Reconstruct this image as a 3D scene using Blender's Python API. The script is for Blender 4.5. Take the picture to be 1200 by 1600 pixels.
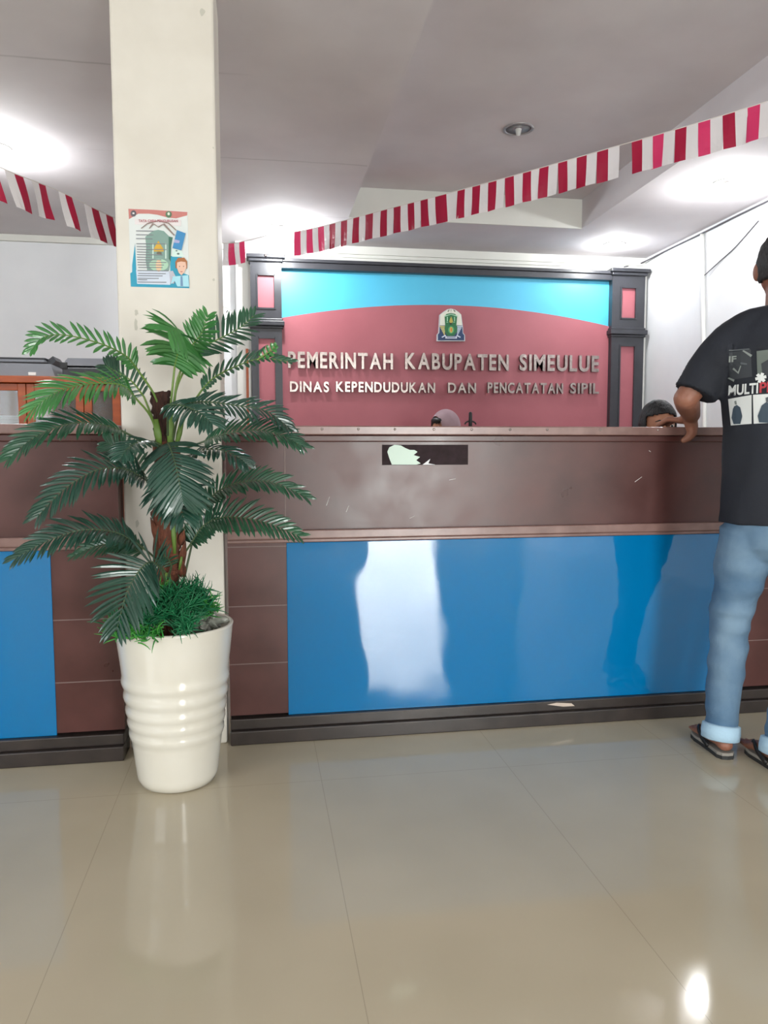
import bpy, bmesh, math, random
from mathutils import Vector, Matrix, noise
from mathutils.bvhtree import BVHTree
random.seed(7)
for o in list(bpy.data.objects): bpy.data.objects.remove(o)
S = bpy.context.scene
COL = S.collection
# ------------------------------------------------------------------ camera
H = 1.08
YAW, PITCH, ROLL, FPX = 0.1637, 0.0807, -0.0018, 1187.5
def cam_axes():
    f = Vector((math.sin(YAW)*math.cos(PITCH), math.cos(YAW)*math.cos(PITCH), -math.sin(PITCH)))
    r = Vector((math.cos(YAW), -math.sin(YAW), 0)); u = r.cross(f)
    c, s = math.cos(ROLL), math.sin(ROLL)
    return f, r*c+u*s, u*c-r*s
CF, CR, CU = cam_axes()
cd = bpy.data.cameras.new('camera'); cam = bpy.data.objects.new('camera', cd); COL.objects.link(cam)
cam.matrix_world = Matrix(((CR.x, CU.x, -CF.x, 0), (CR.y, CU.y, -CF.y, 0), (CR.z, CU.z, -CF.z, H), (0, 0, 0, 1)))
cd.sensor_fit = 'HORIZONTAL'; cd.sensor_width = 36; cd.lens = FPX*36/1200; cd.clip_start = .05
S.camera = cam
# ------------------------------------------------------------------ world, daylight, exposure
S.view_settings.view_transform = 'Standard'; S.view_settings.look = 'None'
S.view_settings.gamma = 1; S.view_settings.use_curve_mapping = False
S.view_settings.exposure = 0.26
w = bpy.data.worlds.new('daylight'); S.world = w; w.use_nodes = True
bg = w.node_tree.nodes['Background']; bg.inputs[0].default_value = (.86, .93, 1, 1); bg.inputs[1].default_value = 3.0
ROOM = dict(xl=-3.5, xr=3.37, yf=-4.2, yb=6.43)
def area(name, loc, direction, sx, sy, power, color=(1, 1, 1)):
    l = bpy.data.lights.new(name, 'AREA'); l.shape = 'RECTANGLE'; l.size = sx; l.size_y = sy; l.energy = power; l.color = color
    o = bpy.data.objects.new(name, l); COL.objects.link(o); o.location = loc
    o.rotation_euler = Vector(direction).to_track_quat('-Z', 'Y').to_euler()
    return o
area('door_daylight', (1.95, -4.45, 1.15), (0, 1, -.05), 1.2, 2.05, 210, (.98, 1, .97))
area('added_window_fill', (-3.75, -1.4, 1.6), (1, .12, -.12), 3.5, 1.5, 120, (.95, .98, 1))  # added fill light through an unseen left window
LAMP_W = 34
def lamp_light(x, y, z, power, r=.04):
    l = bpy.data.lights.new('lamp_glow', 'POINT'); l.energy = power; l.shadow_soft_size = r; l.color = (.97, .99, 1)
    o = bpy.data.objects.new('lamp_glow', l); COL.objects.link(o); o.location = (x, y, z); return o

# ------------------------------------------------------------------ pixel helpers (real depth given)
def ray(px, py): return CF + CR*((px-600)/FPX) - CU*((py-800)/FPX)
def PY(px, py, y): d = ray(px, py); return Vector((0, 0, H)) + d*(y/d.y)
def PX(px, py, x): d = ray(px, py); return Vector((0, 0, H)) + d*(x/d.x)

# ------------------------------------------------------------------ materials
def srgb(c):
    if isinstance(c, str): c = [int(c[i:i+2], 16)/255 for i in (0, 2, 4)]
    return tuple(x/12.92 if x <= .04045 else ((x+.055)/1.055)**2.4 for x in c) + (1,)
MATS = {}
def mat(name, col, rough=.5, metal=0, var=None, vscale=8, vdetail=4, bump=0, bscale=60, coat=0, spec=.5, emit=0, rvar=0, trans=0, stretch=(1, 1, 1), sss=0, alpha=1):
    if name in MATS: return MATS[name]
    m = bpy.data.materials.new(name); m.use_nodes = True; nt = m.node_tree; N = nt.nodes; L = nt.links
    b = N['Principled BSDF']; b.inputs['Base Color'].default_value = srgb(col); b.inputs['Roughness'].default_value = rough
    b.inputs['Metallic'].default_value = metal; b.inputs['Specular IOR Level'].default_value = spec
    b.inputs['Coat Weight'].default_value = coat; b.inputs['Coat Roughness'].default_value = .05
    b.inputs['Transmission Weight'].default_value = trans; b.inputs['Alpha'].default_value = alpha
    if sss: b.inputs['Subsurface Weight'].default_value = sss; b.inputs['Subsurface Scale'].default_value = .01
    if emit: b.inputs['Emission Color'].default_value = srgb(col); b.inputs['Emission Strength'].default_value = emit
    if var or bump or rvar:
        tc = N.new('ShaderNodeTexCoord'); mp = N.new('ShaderNodeMapping'); mp.inputs['Scale'].default_value = stretch
        L.new(tc.outputs['Object'], mp.inputs[0])
    if var or rvar:
        n = N.new('ShaderNodeTexNoise'); n.inputs['Scale'].default_value = vscale; n.inputs['Detail'].default_value = vdetail
        L.new(mp.outputs[0], n.inputs['Vector'])
    if var:
        r = N.new('ShaderNodeValToRGB'); r.color_ramp.elements[0].position = .32; r.color_ramp.elements[1].position = .68
        r.color_ramp.elements[0].color = srgb(var); r.color_ramp.elements[1].color = srgb(col)
        L.new(n.outputs['Fac'], r.inputs[0]); L.new(r.outputs[0], b.inputs['Base Color'])
    if rvar:
        mr = N.new('ShaderNodeMapRange'); mr.inputs['From Min'].default_value = .3; mr.inputs['From Max'].default_value = .7
        mr.inputs['To Min'].default_value = rough-rvar; mr.inputs['To Max'].default_value = rough+rvar
        L.new(n.outputs['Fac'], mr.inputs[0]); L.new(mr.outputs[0], b.inputs['Roughness'])
    if bump:
        n2 = N.new('ShaderNodeTexNoise'); n2.inputs['Scale'].default_value = bscale; n2.inputs['Detail'].default_value = 3
        bp = N.new('ShaderNodeBump'); bp.inputs['Strength'].default_value = bump; bp.inputs['Distance'].default_value = .01
        L.new(mp.outputs[0], n2.inputs['Vector']); L.new(n2.outputs['Fac'], bp.inputs['Height']); L.new(bp.outputs[0], b.inputs['Normal'])
    MATS[name] = m; return m

def floor_material():
    m = mat('floor_tile', 'c2b7a0', .075, var='b6ab94', vscale=1.6, vdetail=3, spec=.55)
    nt = m.node_tree; N = nt.nodes; L = nt.links; b = N['Principled BSDF']
    geo = N.new('ShaderNodeNewGeometry'); sep = N.new('ShaderNodeSeparateXYZ'); L.new(geo.outputs['Position'], sep.inputs[0])
    def line(out, off, size, half):
        a = N.new('ShaderNodeMath'); a.operation = 'SUBTRACT'; a.inputs[1].default_value = off; L.new(out, a.inputs[0])
        p = N.new('ShaderNodeMath'); p.operation = 'PINGPONG'; p.inputs[1].default_value = size/2; L.new(a.outputs[0], p.inputs[0])
        c = N.new('ShaderNodeMath'); c.operation = 'LESS_THAN'; c.inputs[1].default_value = half; L.new(p.outputs[0], c.inputs[0]); return c
    cx = line(sep.outputs['X'], .19, .64, .001); cy = line(sep.outputs['Y'], 2.42, 1.28, .001)
    mx = N.new('ShaderNodeMath'); mx.operation = 'MAXIMUM'; L.new(cx.outputs[0], mx.inputs[0]); L.new(cy.outputs[0], mx.inputs[1])
    sc = N.new('ShaderNodeMath'); sc.operation = 'MULTIPLY'; sc.inputs[1].default_value = .3; L.new(mx.outputs[0], sc.inputs[0])
    mix = N.new('ShaderNodeMix'); mix.data_type = 'RGBA'; old = b.inputs['Base Color'].links[0].from_socket
    L.new(sc.outputs[0], mix.inputs['Factor']); L.new(old, mix.inputs['A']); mix.inputs['B'].default_value = srgb('6a6054')
    L.new(mix.outputs['Result'], b.inputs['Base Color'])
    n2 = N.new('ShaderNodeTexNoise'); n2.inputs['Scale'].default_value = 3; n2.inputs['Detail'].default_value = 1
    L.new(geo.outputs['Position'], n2.inputs['Vector'])
    bp = N.new('ShaderNodeBump'); bp.inputs['Strength'].default_value = .25; bp.inputs['Distance'].default_value = .004
    L.new(n2.outputs['Fac'], bp.inputs['Height']); L.new(bp.outputs[0], b.inputs['Normal'])
    return m
def ceiling_material():
    m = mat('ceiling_paint', 'd8d4d6', .85, var='c8c3c6', vscale=1.3, vdetail=5)
    nt = m.node_tree; N = nt.nodes; L = nt.links; b = N['Principled BSDF']
    geo = N.new('ShaderNodeNewGeometry'); nz = N.new('ShaderNodeTexNoise'); nz.inputs['Scale'].default_value = 1.1; nz.inputs['Detail'].default_value = 6
    L.new(geo.outputs['Position'], nz.inputs['Vector'])
    sep = N.new('ShaderNodeSeparateXYZ'); L.new(geo.outputs['Position'], sep.inputs[0])
    w1 = N.new('ShaderNodeMath'); w1.operation = 'MULTIPLY_ADD'; w1.inputs[1].default_value = .12; L.new(nz.outputs['Fac'], w1.inputs[0]); L.new(sep.outputs['Y'], w1.inputs[2])
    a = N.new('ShaderNodeMath'); a.operation = 'SUBTRACT'; a.inputs[1].default_value = 3.64; L.new(w1.outputs[0], a.inputs[0])
    p = N.new('ShaderNodeMath'); p.operation = 'PINGPONG'; p.inputs[1].default_value = .5; L.new(a.outputs[0], p.inputs[0])
    c = N.new('ShaderNodeMapRange'); c.inputs['From Max'].default_value = .012; c.inputs['To Min'].default_value = .35; c.inputs['To Max'].default_value = 0; L.new(p.outputs[0], c.inputs[0])
    n3 = N.new('ShaderNodeTexNoise'); n3.inputs['Scale'].default_value = .9; L.new(geo.outputs['Position'], n3.inputs['Vector'])
    g = N.new('ShaderNodeMapRange'); g.inputs['From Min'].default_value = .48; g.inputs['From Max'].default_value = .6; L.new(n3.outputs['Fac'], g.inputs[0])
    mu = N.new('ShaderNodeMath'); mu.operation = 'MULTIPLY'; L.new(c.outputs[0], mu.inputs[0]); L.new(g.outputs[0], mu.inputs[1])
    lx = N.new('ShaderNodeMath'); lx.operation = 'LESS_THAN'; lx.inputs[1].default_value = .66; L.new(sep.outputs['X'], lx.inputs[0])
    mu2 = N.new('ShaderNodeMath'); mu2.operation = 'MULTIPLY'; L.new(mu.outputs[0], mu2.inputs[0]); L.new(lx.outputs[0], mu2.inputs[1]); mu = mu2
    mix = N.new('ShaderNodeMix'); mix.data_type = 'RGBA'; old = b.inputs['Base Color'].links[0].from_socket
    L.new(mu.outputs[0], mix.inputs['Factor']); L.new(old, mix.inputs['A']); mix.inputs['B'].default_value = srgb('6b6567')
    L.new(mix.outputs['Result'], b.inputs['Base Color']); return m

M_floor = floor_material(); M_ceil = ceiling_material()
M_wall = mat('white_wall_paint', 'e2e4e6', .8, var='d9dbde', vscale=2)
M_wallb = mat('cream_wall_paint', 'dcdcd6', .8, var='d2d2cc', vscale=2)
M_column = mat('column_paint', 'd9d4ca', .6, var='cfc9be', vscale=4, bump=.05, bscale=12)
M_brown = mat('brown_laminate', '552f2b', .34, var='432320', vscale=5, rvar=.07, spec=.5, bump=.03, bscale=6)
M_brown_edge = mat('brown_worn_lit_edge', '8a6c66', .3, var='73564f', vscale=12, spec=.6)  # worn edge, its base colour also lightened to carry light from the door
M_joint = mat('joint_line', '75625e', .5)
M_plinth = mat('dark_plinth', '38302d', .28, var='2b2523', vscale=12, spec=.6)
M_blue = mat('blue_acrylic', '006ea8', .035, bump=0, spec=.65)
def wavy(m, scale, strength, dist):
    nt = m.node_tree; N = nt.nodes; L = nt.links; b = N['Principled BSDF']
    geo = N.new('ShaderNodeNewGeometry'); mp = N.new('ShaderNodeMapping'); mp.inputs['Scale'].default_value = (1.4, 1, .8)
    L.new(geo.outputs['Position'], mp.inputs[0])
    n = N.new('ShaderNodeTexNoise'); n.inputs['Scale'].default_value = scale; n.inputs['Detail'].default_value = .6; L.new(mp.outputs[0], n.inputs['Vector'])
    bp = N.new('ShaderNodeBump'); bp.inputs['Strength'].default_value = strength; bp.inputs['Distance'].default_value = dist
    L.new(n.outputs['Fac'], bp.inputs['Height']); L.new(bp.outputs[0], b.inputs['Normal']); L.new(bp.outputs[0], b.inputs['Coat Normal'])
wavy(M_blue, 3.2, .6, .009)
M_cyan = mat('cyan_board_paint', '4fb9dc', .45)
M_rose = mat('rose_board_paint', 'a75f68', .55, var='a05962', vscale=3)
M_dark = mat('charcoal_frame_paint', '36373d', .38, var='2f3035', vscale=10)
M_steel = mat('brushed_steel', 'b3a8a3', .3, metal=1, var='938884', vscale=40)
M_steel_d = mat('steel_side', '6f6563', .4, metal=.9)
M_white = mat('white_plastic', 'e6e6e2', .35)
M_pot = mat('glazed_white_ceramic', 'd9d5ca', .2, var='d5d0c3', vscale=7, coat=.5, bump=.06, bscale=9)
M_soil = mat('brown_foam', '6b5446', .9, var='54402f', vscale=30)
M_trunk = mat('brown_fibre', '7c4630', .85, var='4d2a1e', vscale=18, stretch=(6, 6, 1), bump=.6, bscale=50)
M_trunk_d = mat('dark_brown_fibre', '4d2f26', .9, var='2c1a15', vscale=22, stretch=(6, 6, 1), bump=.6, bscale=50)
def leaf_mat(n, c, v): return mat(n, c, .3, var=v, vscale=10, spec=.55, coat=.15)
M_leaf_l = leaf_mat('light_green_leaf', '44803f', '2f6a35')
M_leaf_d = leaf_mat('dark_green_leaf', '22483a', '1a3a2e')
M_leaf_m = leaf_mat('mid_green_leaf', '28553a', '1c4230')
M_stem = mat('green_stem', '6f8a3c', .5, var='55742f', vscale=9)
M_stem_d = mat('dark_stem', '47583a', .5)
M_grass = mat('green_tuft', '1d7a4a', .45, var='14603c', vscale=20)
M_grass_l = mat('bright_green_tuft', '4aa038', .45, var='2e8a3a', vscale=20)
M_flag_w = mat('white_flag_plastic', 'e8e4e4', .3, coat=.3)
M_flag_r = mat('red_flag_plastic', 'bf2450', .3, var='b01c46', vscale=3, coat=.3)
M_flag_p = mat('pink_flag_plastic', 'e0447c', .3, coat=.3)
M_cord = mat('pale_cord', 'cfcac4', .6)
M_black = mat('black_plastic', '161617', .4)
M_wire = mat('grey_wire', '4f4d53', .6)
M_orange = mat('orange_wood', 'b3541d', .35, var='9d4413', vscale=6, stretch=(1, 1, 5))
M_glassg = mat('cabinet_glass', 'c8ccca', .06, spec=.6, trans=.9, alpha=.6)
M_grey = mat('grey_plastic', '85888f', .45)
M_grey_d = mat('dark_grey_plastic', '36383d', .45)
M_paper = mat('white_paper', 'e4e6e8', .7)
M_skin = mat('brown_skin', '94634f', .5, var='845644', vscale=12, sss=.08, bump=.08, bscale=150)
M_skin_l = mat('tan_skin', 'b07a5e', .5, var='a36d52', vscale=12, sss=.08)
M_hair = mat('black_hair', '17161a', .55, var='0c0c0e', vscale=90, bump=.8, bscale=160, stretch=(1, 1, .25))
M_tee = mat('black_cotton', '1a1e28', .85, var='14171f', vscale=5, bump=.15, bscale=300)
M_jean = mat('washed_denim', '7791a6', .8, var='456684', vscale=4.5, bump=.25, bscale=400)
M_jean_in = mat('pale_denim', 'a9c8dc', .8, bump=.2, bscale=300)
M_rubber = mat('black_rubber', '2a2a2a', .6)
M_rubber_g = mat('grey_rubber', '8d8880', .7)
M_hijab = mat('mauve_cloth', 'b29aa2', .8, var='9b8087', vscale=6, bump=.15, bscale=200)
M_shirt_b = mat('grey_blue_cloth', '5c6a7d', .8)
M_emit = mat('lamp_bulb', 'ffffff', .4, emit=40)
M_emit2 = mat('downlight_disc', 'ffffff', .4, emit=9)
M_sky = None

# ------------------------------------------------------------------ object helpers
WL = {}
def tag(o, label=None, cat=None, group=None, kind=None):
    if label: o['label'] = label
    if cat: o['category'] = cat
    if group: o['group'] = group
    if kind: o['kind'] = kind
    return o
def thing(name, loc, label, cat, group=None):
    o = bpy.data.objects.new(name, None); COL.objects.link(o); o.location = loc; o.empty_display_size = .1
    WL[o.name] = Vector(loc); return tag(o, label, cat, group)
def link(name, me, parent=None, mats=None, smooth=False):
    """me holds world coordinates; origin moved to parent's (or to the base centre of the mesh)"""
    if mats is not None:
        for m in (mats if isinstance(mats, (list, tuple)) else [mats]): me.materials.append(m)
    o = bpy.data.objects.new(name, me); COL.objects.link(o)
    if parent is not None:
        w0 = WL[parent.name]; o.parent = parent
    else:
        vs = [v.co for v in me.vertices]
        w0 = Vector(((min(v.x for v in vs)+max(v.x for v in vs))/2, (min(v.y for v in vs)+max(v.y for v in vs))/2, min(v.z for v in vs)))
        o.location = w0
    me.transform(Matrix.Translation(-w0)); WL[o.name] = w0.copy()
    if smooth:
        for p in me.polygons: p.use_smooth = True
    return o
def obj(name, bm, mats, parent=None, smooth=False, bevel=0):
    if bevel:
        es = [e for e in bm.edges if len(e.link_faces) == 2 and e.calc_face_angle(0) > .6]
        bmesh.ops.bevel(bm, geom=es, offset=bevel, segments=2, affect='EDGES', profile=.5, clamp_overlap=True)
    bmesh.ops.recalc_face_normals(bm, faces=bm.faces[:])
    me = bpy.data.meshes.new(name); bm.to_mesh(me); bm.free()
    return link(name, me, parent, mats, smooth)
def B(): return bmesh.new()
def box(bm, x0, x1, y0, y1, z0, z1, mi=0, rot=None):
    c = Vector(((x0+x1)/2, (y0+y1)/2, (z0+z1)/2))
    m = Matrix.Translation(c) @ (rot.to_4x4() if rot else Matrix.Identity(4)) @ Matrix.Diagonal((abs(x1-x0), abs(y1-y0), abs(z1-z0), 1))
    g = bmesh.ops.create_cube(bm, size=1, matrix=m)
    if mi:
        for f in {f for v in g['verts'] for f in v.link_faces}: f.material_index = mi
    return g['verts']
def frame_of(t, side=None):
    t = t.normalized()
    s = side if side is not None else (Vector((0, 0, 1)) if abs(t.z) < .9 else Vector((1, 0, 0)))
    s = (s - t*s.dot(t))
    if s.length < 1e-5: s = t.orthogonal()
    s.normalize(); return s, t.cross(s).normalized()
def tube(bm, pts, rads, seg=12, side=None, caps=True, mi=0, round_caps=False):
    pts = [Vector(p) for p in pts]; n = len(pts); rings = []
    rads = [r if isinstance(r, (tuple, list)) else (r, r) for r in (rads if isinstance(rads, list) else [rads]*n)]
    P = pts[:]; Rr = rads[:]; T = []
    for i in range(n): T.append((pts[min(i+1, n-1)]-pts[max(i-1, 0)]).normalized())
    if round_caps:
        for end in (0, 1):
            i = 0 if end == 0 else len(P)-1; t = T[i]*(-1 if end == 0 else 1); a, b_ = Rr[i]; add = []
            for k in (.5, .8, .97):
                add.append((P[i]+t*(min(a, b_)*k), (a*math.sqrt(1-k*k), b_*math.sqrt(1-k*k)), T[i]))
            if end == 0:
                P = [q[0] for q in add[::-1]]+P; Rr = [q[1] for q in add[::-1]]+Rr; T = [q[2] for q in add]+T
            else:
                P += [q[0] for q in add]; Rr += [q[1] for q in add]; T += [q[2] for q in add]
    sd = side
    for p, (a, b_), t in zip(P, Rr, T):
        s, u = frame_of(t, sd)
        if side is None: sd = s
        rings.append([bm.verts.new(p + s*a*math.cos(2*math.pi*k/seg) + u*b_*math.sin(2*math.pi*k/seg)) for k in range(seg)])
    for r0, r1 in zip(rings, rings[1:]):
        for k in range(seg):
            f = bm.faces.new((r0[k], r0[(k+1) % seg], r1[(k+1) % seg], r1[k])); f.material_index = mi
    if caps:
        f = bm.faces.new(rings[0][::-1]); f.material_index = mi; f = bm.faces.new(rings[-1]); f.material_index = mi
def ell(bm, c, r, rot=None, sub=3):
    m = Matrix.Translation(Vector(c)) @ (rot.to_4x4() if rot else Matrix.Identity(4)) @ Matrix.Diagonal((r[0], r[1], r[2], 1))
    return bmesh.ops.create_icosphere(bm, subdivisions=sub, radius=1, matrix=m)['verts']
def lathe(bm, prof, c, seg=48, mi=0, close=False):
    rings = [[bm.verts.new((c[0]+r*math.cos(2*math.pi*k/seg), c[1]+r*math.sin(2*math.pi*k/seg), c[2]+z)) for k in range(seg)] for r, z in prof]
    for a, b_ in zip(rings, rings[1:]):
        for k in range(seg): bm.faces.new((a[k], a[(k+1) % seg], b_[(k+1) % seg], b_[k])).material_index = mi
    bm.faces.new(rings[0][::-1]).material_index = mi; bm.faces.new(rings[-1]).material_index = mi
def prism(bm, pts, y0, y1, mi=0):
    """polygon in x,z extruded from y0 to y1"""
    a = [bm.verts.new((x, y0, z)) for x, z in pts]; b_ = [bm.verts.new((x, y1, z)) for x, z in pts]; n = len(pts)
    f = bm.faces.new(a); f.material_index = mi; f = bm.faces.new(b_[::-1]); f.material_index = mi
    for k in range(n): bm.faces.new((a[k], b_[k], b_[(k+1) % n], a[(k+1) % n])).material_index = mi
def remesh(bm, voxel, smooth=6, name='body', fac=.5):
    bmesh.ops.recalc_face_normals(bm, faces=bm.faces[:])
    me = bpy.data.meshes.new(name); bm.to_mesh(me); bm.free()
    o = bpy.data.objects.new('tmp_remesh', me); COL.objects.link(o)
    r = o.modifiers.new('r', 'REMESH'); r.mode = 'VOXEL'; r.voxel_size = voxel
    if smooth:
        s = o.modifiers.new('s', 'SMOOTH'); s.iterations = smooth; s.factor = fac
    dg = bpy.context.evaluated_depsgraph_get(); dg.update()
    out = bpy.data.meshes.new_from_object(o.evaluated_get(dg)); out.name = name
    bpy.data.objects.remove(o); out.materials.clear(); return out
def catmull(P, n):
    P = [Vector(p) for p in P]; Q = [P[0]*2-P[1]]+P+[P[-1]*2-P[-2]]; out = []
    m = len(P)-1
    for i in range(n+1):
        t = i/n*m; k = min(int(t), m-1); u = t-k; a, b_, c, d = Q[k:k+4]
        out.append(.5*((2*b_)+(c-a)*u+(2*a-5*b_+4*c-d)*u*u+(3*b_-3*c+d-a)*u**3))
    return out
def text_mesh(s, size=1, extrude=0, offset=0, bevel=0):
    cu = bpy.data.curves.new('txt', 'FONT'); cu.body = s; cu.size = size; cu.extrude = extrude; cu.offset = offset; cu.bevel_depth = bevel
    cu.resolution_u = 4
    o = bpy.data.objects.new('txt', cu); COL.objects.link(o)
    dg = bpy.context.evaluated_depsgraph_get(); dg.update()
    me = bpy.data.meshes.new_from_object(o.evaluated_get(dg)); bpy.data.objects.remove(o); return me
def bounds(me):
    xs = [v.co.x for v in me.vertices]; ys = [v.co.y for v in me.vertices]; return min(xs), max(xs), min(ys), max(ys)

# ------------------------------------------------------------------ SETTING
XL_, XR_, YF_, YB_ = ROOM['xl'], ROOM['xr'], ROOM['yf'], ROOM['yb']
CZ = 2.75; TZ = 2.965; TX0, TX1, TY0, TY1 = .668, 2.44, -2.0, 5.58
def struct(name, bm, m, bevel=0): return tag(obj(name, bm, m, bevel=bevel), kind='structure')
bm = B(); box(bm, XL_-.2, XR_+.2, YF_-.2, YB_+.2, -.1, 0); struct('floor', bm, M_floor)
bm = B()
box(bm, XL_-.2, TX0, YF_-.2, YB_+.2, CZ, CZ+.3); box(bm, TX1, XR_+.2, YF_-.2, YB_+.2, CZ, CZ+.3)
box(bm, TX0, TX1, TY1, YB_+.2, CZ, CZ+.3); box(bm, TX0, TX1, YF_-.2, TY0, CZ, CZ+.3)
struct('ceiling', bm, M_ceil)
bm = B(); box(bm, TX0-.05, TX1+.05, TY0-.05, TY1+.05, TZ, TZ+.15)
tag(obj('ceiling', bm, M_ceil), kind='structure')
bm = B(); box(bm, XL_-.2, XR_+.2, YB_, YB_+.2, 0, CZ); struct('wall_back', bm, M_wall)
bm = B(); box(bm, XR_, XR_+.2, YF_, YB_, 0, CZ); struct('wall_right', bm, M_wall)
def wall_open_y(name, y0, y1, x0, x1, holes):   # wall in x with holes (x0,x1,z0,z1)
    bm = B(); x = x0
    for a, b_, z0, z1 in sorted(holes):
        box(bm, x, a, y0, y1, 0, CZ)
        if z0 > 0: box(bm, a, b_, y0, y1, 0, z0)
        box(bm, a, b_, y0, y1, z1, CZ); x = b_
    box(bm, x, x1, y0, y1, 0, CZ); struct(name, bm, M_wallb)
wall_open_y('wall_front', YF_-.2, YF_, XL_-.2, XR_+.2, [(1.29, 2.56, 0, 2.2)])
bm = B(); box(bm, XL_-.2, XL_, YF_, -3.2, 0, CZ); box(bm, XL_-.2, XL_, .4, YB_, 0, CZ)
box(bm, XL_-.2, XL_, -3.2, .4, 0, .85); box(bm, XL_-.2, XL_, -3.2, .4, 2.35, CZ); struct('wall_left', bm, M_wallb)
bm = B(); box(bm, TX0, TX1, TY1-.004, TY1+.01, CZ-.001, TZ-.001); struct('trim_lit_fascia', bm, M_wallb)  # facing over the back fascia, door daylight put into its lighter colour
# frames behind the camera: left window added for fill light, then the door
bm = B()
for y in (-3.2, -2.3, -1.43, -.56, .34): box(bm, XL_-.14, XL_-.06, y, y+.06, .85, 2.35)
for z in (.85, 2.29): box(bm, XL_-.14, XL_-.06, -3.2, .4, z, z+.06)
struct('window_added', bm, M_white)
bm = B()
for x in (1.29, 2.48): box(bm, x, x+.08, YF_-.2, YF_+.02, 0, 2.2)
box(bm, 1.29, 2.56, YF_-.2, YF_+.02, 2.12, 2.2); struct('door_1', bm, M_white)
# pilaster behind the board and cornice
bm = B(); box(bm, -.155, 3.369, YB_-.07, YB_, 0, 2.70); struct('wall_pilaster', bm, M_wallb)
bm = B(); box(bm, -.155, XR_-.001, YB_-.10, YB_-.07, 2.685, CZ-.001); box(bm, -.155, XR_-.001, YB_-.085, YB_-.07, 2.66, 2.685); struct('trim_1', bm, M_wallb)
bm = B(); box(bm, XL_, -.16, YB_-.03, YB_, 2.70, CZ-.001); struct('trim_2', bm, M_wallb)
# slim orange-edged frame of the opening left of the board
bm = B(); p0 = PY(384, 545, YB_-.08); p1 = PY(388, 545, YB_-.08); p2 = PY(392, 560, YB_-.08)
box(bm, p0.x, p1.x, YB_-.09, YB_-.071, .1, p0.z); struct('trim_4', bm, M_orange)
bm = B(); box(bm, p1.x, p2.x, YB_-.088, YB_-.071, .1, p2.z); struct('trim_5', bm, M_white)
# column
CX0, CX1, CY = -.472, -.128, 2.795
bm = B(); box(bm, CX0, CX1, CY, CY+.36, 0, CZ)
o = struct('trim_column', bm, M_column, bevel=.008)

# ------------------------------------------------------------------ COUNTERS
def counter(x0, x1, yf, px0, px1, label, screws, joints, ends):
    t = thing('service_counter', ((x0+x1)/2, yf+.2, 0), label, 'counter', None)
    bm = B(); box(bm, x0, x1, yf, yf+.10, .10, 1.137); obj('front_panel', bm, M_brown, t)
    bm = B(); box(bm, x0-(0.0), x1, yf-.035, yf+.42, 1.137, 1.170); obj('countertop', bm, M_brown_edge, t, bevel=.004)
    bm = B(); box(bm, x0, x1, yf-.014, yf+.01, 1.112, 1.137); obj('top_moulding', bm, M_brown, t, bevel=.004)
    bm = B(); box(bm, x0, x1, yf-.022, yf, .757, .790); box(bm, x0, x1, yf-.012, yf, .743, .757); obj('ledge', bm, M_brown_edge, t, bevel=.004)
    bm = B(); box(bm, px0, px1, yf-.004, yf, .093, .742); obj('blue_panel', bm, M_blue, t, bevel=.0015)
    bm = B(); box(bm, x0, x1, yf-.022, yf+.1, .052, .092); box(bm, x0, x1, yf-.04, yf+.1, 0, .052); obj('plinth', bm, M_plinth, t, bevel=.004)
    for a, b_ in ends:
        for z in joints:
            bm = B(); box(bm, a, b_, yf-.0015, yf, z, z+.0035); obj('joint_strip', bm, M_joint, t)
    for x in screws:
        bm = B(); ell(bm, (x, yf-.036, 1.158), (.0045, .003, .0045), sub=2); obj('screw', bm, M_steel, t, smooth=True)
    return t
D = 2.804
sx = [PY(p, 669, D-.035).x for p in (503, 560, 617, 678, 737, 797, 855, 938, 1028)]
tc = counter(-.115, XR_-.01, D, .0985, 1.955, 'long dark brown service counter with a glossy blue panel, right of the white column', sx, (.292, .508, .728), ((-.115, .0985), (1.955, 3.3)))
bm = B(); box(bm, .094, .098, D-.002, D, .79, 1.112); obj('vertical_joint', bm, M_joint, tc)
for k, (a, b_, c, d, wd) in enumerate([(510, 790, 515, 776, 1.5), (541, 800, 545, 790, 1.5), (992, 753, 1003, 745, 2.2), (702, 750, 712, 748, 1.5), (1014, 704, 1017, 706, 2), (640, 810, 648, 806, 1)]):
    bm = B(); p0 = PY(a, b_, D-.0005); p1 = PY(c, d, D-.0005); tube(bm, [p0, p1], [.0006*wd, .0003*wd], seg=6); obj('scratch', bm, M_white, tc)
bm = B()
pk = [PY(a, b_, D-.023) for a, b_ in [(855, 1101), (870, 1098), (893, 1099), (898, 1103), (880, 1104)]]
prism(bm, [(p.x, p.z) for p in pk], D-.0235, D-.0215); obj('chipped_edge', bm, mat('raw_chipboard', 'c9b9ab', .8), tc)
counter(XL_+.01, -.478, 2.73, -2.4, -.705, 'dark brown service counter with a blue panel, left of the white column', [], (.277, .497), ((-.705, -.478),))
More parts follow.
